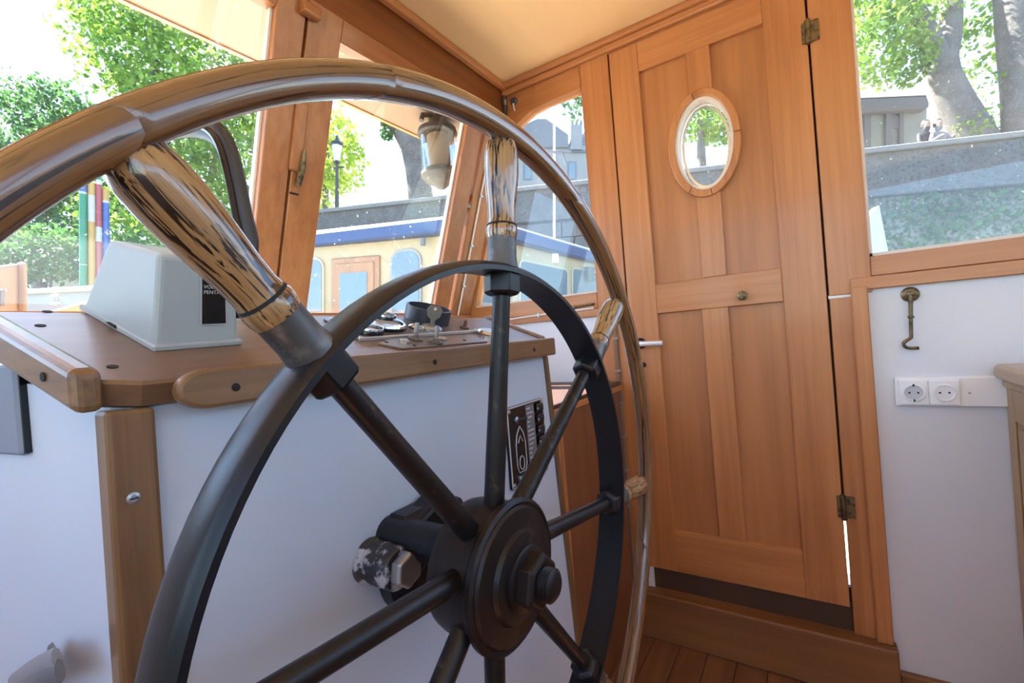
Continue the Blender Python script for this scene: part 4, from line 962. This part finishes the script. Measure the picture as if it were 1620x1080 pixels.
# street lamp
sl_ = thing('street_lamp', 'black Paris style street lamp post standing behind the quay parapet', 'street lamp', at(533, 345, 16))
LB = plain('lamp_black', (.03, .035, .04), .5)
SB = at(533, 352, 16.2)
def sv(h): return SB+up*h
q16 = 16.2/720
mk('post', tube([sv(-1), sv(40*q16), sv(95*q16)], [.09, .07, .05], 8), LB, sl_)
mk('cross_arm', tube([sv(86*q16)-rt*.22, sv(88*q16)+rt*.26], .035, 6), LB, sl_)
mk('lantern', xf(lathe([(.10, 0), (.19, 26*q16*.9), (.17, 26*q16)], 6), Matrix.Translation(sv(97*q16)) @ EXM), plain('lantern_glass', (.6, .65, .68), .2), sl_)
mk('lantern_cap', xf(lathe([(.25, 0), (.20, .10), (.07, .20), (.04, .34)], 8), Matrix.Translation(sv(122*q16)) @ EXM), LB, sl_)
mk('collar', xf(lathe([(.10, -.05), (.14, .0), (.08, .08)], 8), Matrix.Translation(sv(95*q16)) @ EXM), LB, sl_)

# striped mooring poles
def mpole(px, ptop, pbase, d, bands, label):
    r = thing('mooring_pole', label, 'pole', at(px, pbase, d), 'painted poles by the water')
    b_ = at(px, pbase+40, d); t_ = at(px-1, ptop, d); prev = 0
    for f, c in bands:
        mk('band', tube([b_.lerp(t_, prev), b_.lerp(t_, f)], .062, 10), plain('pole_'+c[0], c[1], .4), r, smooth=True); prev = f
gr, ye, re_, bl, wh = ('green', (0.018, 0.198, 0.102)), ('yellow', (0.420, 0.258, 0.060)), ('red', (0.312, 0.060, 0.072)), ('blue', (0.042, 0.096, 0.312)), ('white', (0.420, 0.420, 0.432))
mpole(132, 262, 447, 9.0, ((.30, gr), (.305, wh), (.80, gr), (.815, wh), (1, bl)), 'green mooring pole with blue top beyond the bulwark')
mpole(145, 240, 447, 9.1, ((.55, ye), (.72, wh), (.86, ye), (1, wh)), 'yellow and white mooring pole next to the green one')
mpole(156, 255, 447, 9.2, ((.45, re_), (.55, wh), (.84, re_), (.87, wh), (1, gr)), 'red mooring pole with green top next to the yellow one')
mpole(168, 299, 447, 9.3, ((.88, bl), (.90, wh), (1, ye)), 'blue mooring pole with yellow top, shortest of the painted poles')

# white tapered post outside the aft side window
wp = mk('white_post', prism([at(1366, 775, 3.0), at(1366, 352, 3.0), at(1391, 325, 3.0), at(1478, 775, 3.0)], fw*.06), plain('post_white', (.36, .375, .40), .5), None)
tag(wp, 'white tapered board standing outside the large side window', 'post')

# trees ---------------------------------------------------------------
BARK = plain('plane_bark', (.12, .112, .108), .9, var=.25, nscale=18, spots=(.19, .18, .165), amt=(.55, .65), bump_s=.6)
LFA = leafmat('leaf_bright', (.05, .13, .018), (.16, .30, .035), (.34, .47, .08))
LFB = leafmat('leaf_deep', (.025, .075, .025), (.06, .16, .045), (.15, .27, .06))
LFY = leafmat('leaf_yellow', (.18, .30, .03), (.34, .46, .06), (.52, .58, .12))
def blob(px, py, d, rx, ry, n, depth=None):
    """n leaf points filling an ellipsoid rx x ry pixels around (px, py) at range d, thicker towards its skin"""
    u = rng.normal(size=(n, 3)); u /= np.linalg.norm(u, axis=1)[:, None]; rad = rng.uniform(.25, 1, n)**.45
    c = np.array(at(px, py, d)); sx, sy = rx*d/720, ry*d/720; sz = depth or min(sx, sy)
    P = u*rad[:, None]
    # clumps
    P += .10*np.sin(P[:, [1, 2, 0]]*9+rng.uniform(0, 6, 3))
    return c+P[:, [0]]*sx*np.array(rt)+P[:, [1]]*sy*np.array(up)+P[:, [2]]*sz*np.array(fw)
def tree(name, label, base, trunk, blobs, mat, leaf, group='trees along the river bank'):
    r = thing(name, label, 'tree', base, group)
    for pts, rad in trunk: mk('trunk' if pts is trunk[0][0] else 'branch', tube(smoothpts(pts, 4), np.interp(np.linspace(0, 1, 4*(len(pts)-1)+1), np.linspace(0, 1, len(rad)), rad), 9), BARK, r, smooth=True)
    if blobs:
        C = np.concatenate([blob(*b) for b in blobs]); c = C.mean(0)
        o = quads('foliage', C-c, leaf, mat, r, Matrix.Translation(Vector(c))); o['kind'] = 'stuff'
    return r
tree('plane_tree', 'tall bright green tree with airy crown filling the windscreen beside the mullion', at(250, 470, 17),
     [([at(330, 520, 17), at(300, 380, 17), at(262, 230, 17), at(240, 60, 17), at(230, -60, 17)], [.30, .26, .2, .14, .06]), ([at(300, 380, 17), at(345, 240, 16.5), at(370, 100, 16)], [.16, .1, .05]), ([at(262, 230, 17), at(180, 120, 17), at(150, 40, 17)], [.12, .08, .04])],
     [(330, 130, 17, 130, 130, 5200), (220, 70, 16.5, 100, 90, 2600), (390, 250, 17, 90, 110, 3200), (280, 300, 17.5, 150, 120, 3600), (400, 20, 17, 120, 80, 2400), (170, 10, 17, 50, 50, 700), (340, 400, 17, 150, 60, 2200)], LFA, .20)
tree('plane_tree', 'deep green rounded tree behind the painted mooring poles', at(80, 460, 20),
     [([at(70, 520, 20), at(60, 400, 20), at(80, 280, 20)], [.3, .25, .12]), ([at(60, 400, 20), at(20, 300, 20)], [.14, .06])],
     [(60, 230, 20, 130, 100, 3600), (-20, 330, 20, 120, 130, 2600), (110, 330, 20, 120, 120, 3800), (90, 190, 20, 60, 60, 1200), (200, 360, 21, 130, 90, 2600)], LFB, .22)
tree('bush', 'low dark shrubs at the foot of the deep green tree', at(80, 440, 15),
     [([at(80, 480, 15), at(80, 430, 15)], [.06, .03])], [(70, 400, 15, 120, 45, 2200), (200, 410, 15, 80, 40, 1200), (-30, 420, 15, 80, 50, 900)], LFB, .16)
tree('plane_tree', 'yellow-green tree crown behind the street lamp', at(520, 350, 24),
     [([at(515, 450, 24), at(515, 300, 24), at(520, 220, 24)], [.2, .16, .07])],
     [(520, 235, 24, 55, 70, 1500), (490, 290, 24, 60, 45, 900), (548, 260, 24, 34, 45, 420)], LFY, .26)
tree('plane_tree', 'thick bare plane tree trunk forking behind the quay parapet', at(665, 345, 15.5),
     [([at(668, 350, 15.5), at(664, 300, 15.5), at(654, 240, 15.5), at(640, 205, 15.5)], [.50, .42, .40, .42]), ([at(648, 222, 15.5), at(622, 195, 15.4), at(590, 172, 15.2), at(545, 140, 15)], [.34, .24, .20, .16]), ([at(645, 215, 15.5), at(668, 180, 15.4), at(720, 120, 15.2), at(760, 60, 15)], [.36, .3, .2, .1]), ([at(655, 235, 15.5), at(690, 215, 15.2), at(716, 222, 15), at(740, 205, 15)], [.05, .03, .02, .015])],
     [(612, 205, 15.3, 12, 16, 110), (736, 205, 15, 14, 24, 130), (700, 90, 15.4, 90, 50, 500)], LFB, .16)
tree('plane_tree', 'leafy twig hanging across the top of the small side window', at(905, 100, 12),
     [([at(960, 330, 12.6), at(958, 120, 12.4), at(935, 140, 12.2), at(908, 165, 12)], [.12, .08, .03, .012])], [(906, 168, 12, 18, 22, 90), (922, 150, 12, 14, 16, 60)], LFB, .12)
tree('plane_tree', 'leaning forked plane tree beside the stone pavilion', at(1535, 235, 11.5),
     [([at(1560, 262, 11.5), at(1532, 205, 11.5), at(1505, 155, 11.5), at(1488, 105, 11.5), at(1502, 50, 11.5), at(1506, -60, 11.5)], [.52, .44, .40, .36, .26, .2]), ([at(1490, 118, 11.5), at(1470, 60, 11.4), at(1440, 0, 11.3), at(1410, -60, 11.2)], [.30, .24, .18, .12])],
     [(1395, 60, 11.2, 52, 75, 1300), (1440, 90, 11.2, 36, 45, 520), (1420, -10, 11.2, 90, 60, 900), (1540, 80, 11.6, 34, 50, 210), (1530, 20, 11.6, 60, 40, 260)], LFA, .14)
tree('plane_tree', 'straight thick pale trunk at the edge of the large side window', at(1620, 260, 11),
     [([at(1622, 270, 11), at(1618, 160, 11), at(1606, 60, 11), at(1595, -60, 11)], [.42, .38, .34, .3])],
     [(1560, 160, 11.6, 42, 60, 260), (1590, 215, 11.4, 60, 16, 200), (1535, 200, 11.3, 26, 26, 150)], LFA, .11)
tree('plane_tree', 'leafy tree seen only through the oval port of the door', at(1110, 330, 14),
     [([at(1112, 370, 14), at(1110, 280, 14), at(1108, 190, 14)], [.2, .16, .08])], [(1108, 175, 14, 70, 48, 1300), (1150, 200, 14, 50, 30, 500)], LFA, .16)
iv = thing('ivy', 'green creepers hanging on the rubble quay wall under the ledge', 'plant', qp(17, -.1, 1))
C = []
for i in range(2400):
    s = rng.uniform(13.6, QL); h = 2.95-abs(rng.normal())*1.1
    if rng.uniform() < .6+.4*math.sin(s*2.3): C.append(np.array(qp(s, -.10-.08*rng.uniform(), h)))
C = np.array(C); c = C.mean(0); o = quads('foliage', C-c, .13, LFB, iv, Matrix.Translation(Vector(c))); o['kind'] = 'stuff'

# people sitting behind the parapet -------------------------------------
def person(px, py, d, label, shirt, hair, lean, arm):
    """A seated figure about 0.9 m from seat to crown; (px, py) is the seat on the parapet."""
    base = at(px, py, d); rootp = thing('person', label, 'person', base, 'people resting on the quay')
    S = .82                                  # they sit slouched, knees drawn up
    def L(a, f_, h): return base+(rt*a+fw*f_+up*(h-.06))*S
    J = [L(0, 0, .10), L(lean*.4, 0, .32), L(lean*.8, 0, .50), L(lean, 0, .58), L(lean*1.1, -.02, .66), L(lean*1.1, -.02, .78)]
    E = [(i, i+1) for i in range(5)]; R = [.15, .13, .16, .055, .09, .085]
    def chain(start, pts, rad):
        prev = start
        for p, r in zip(pts, rad):
            J.append(p); R.append(r); E.append((prev, len(J)-1)); prev = len(J)-1
    for s in (-1, 1):
        chain(0, [L(s*.10, .12, .10), L(s*.13, .42, .10), L(s*.13, .48, -.28), L(s*.13, .56, -.34)], [.10, .07, .05, .04])
        sx = L(lean*.8+s*.17, 0, .50); a2 = L(lean+s*(.24+arm*.05), -.10, .26); a3 = L(lean*.6+s*.14, -.26, .18+arm*.2)
        chain(2, [sx, a2, a3, a3+Vector((0, 0, -.02))-fw*.05], [.07, .05, .04, .035])
    me = bpy.data.meshes.new('body'); c = base; me.from_pydata([p-c for p in J], E, []); me.materials.append(shirt)
    o = bpy.data.objects.new('body', me); link(o, rootp, Matrix.Translation(c))
    sk = o.modifiers.new('skin', 'SKIN'); sk.use_smooth_shade = True
    for v, r in zip(me.skin_vertices[0].data, R): v.radius = (r*S, r*S)
    me.skin_vertices[0].data[0].use_root = True
    ss_ = o.modifiers.new('subd', 'SUBSURF'); ss_.levels = 1; ss_.render_levels = 1
    hc = J[5]
    mk('head', xf(lathe([(.0, -.12), (.05, -.11), (.075, -.05), (.085, .02), (.075, .08), (.04, .12), (.0, .13)], 14), Matrix.Translation(hc-up*.02) @ EXM @ Matrix.Scale(S, 4)), plain('skin', (.30, .17, .12), .6), rootp, smooth=True)
    mk('hair', xf(lathe([(.088, -.06), (.10, .0), (.095, .07), (.06, .12), (.0, .14)], 14), Matrix.Translation(hc+fw*.025) @ EXM @ Matrix.Scale(S, 4)), hair, rootp, smooth=True)
HB = plain('hair_dark', (.03, .025, .022), .6)
person(1462, 241, 9.72, 'person in a dark top sitting on the quay parapet, leaning to the other', plain('shirt_dark', (.012, .014, .025), .7), HB, .04, 0)
person(1486, 240, 9.66, 'person in a pale top with dark hair sitting on the quay parapet', plain('shirt_pale', (.17, .16, .165), .7), HB, -.03, 1)
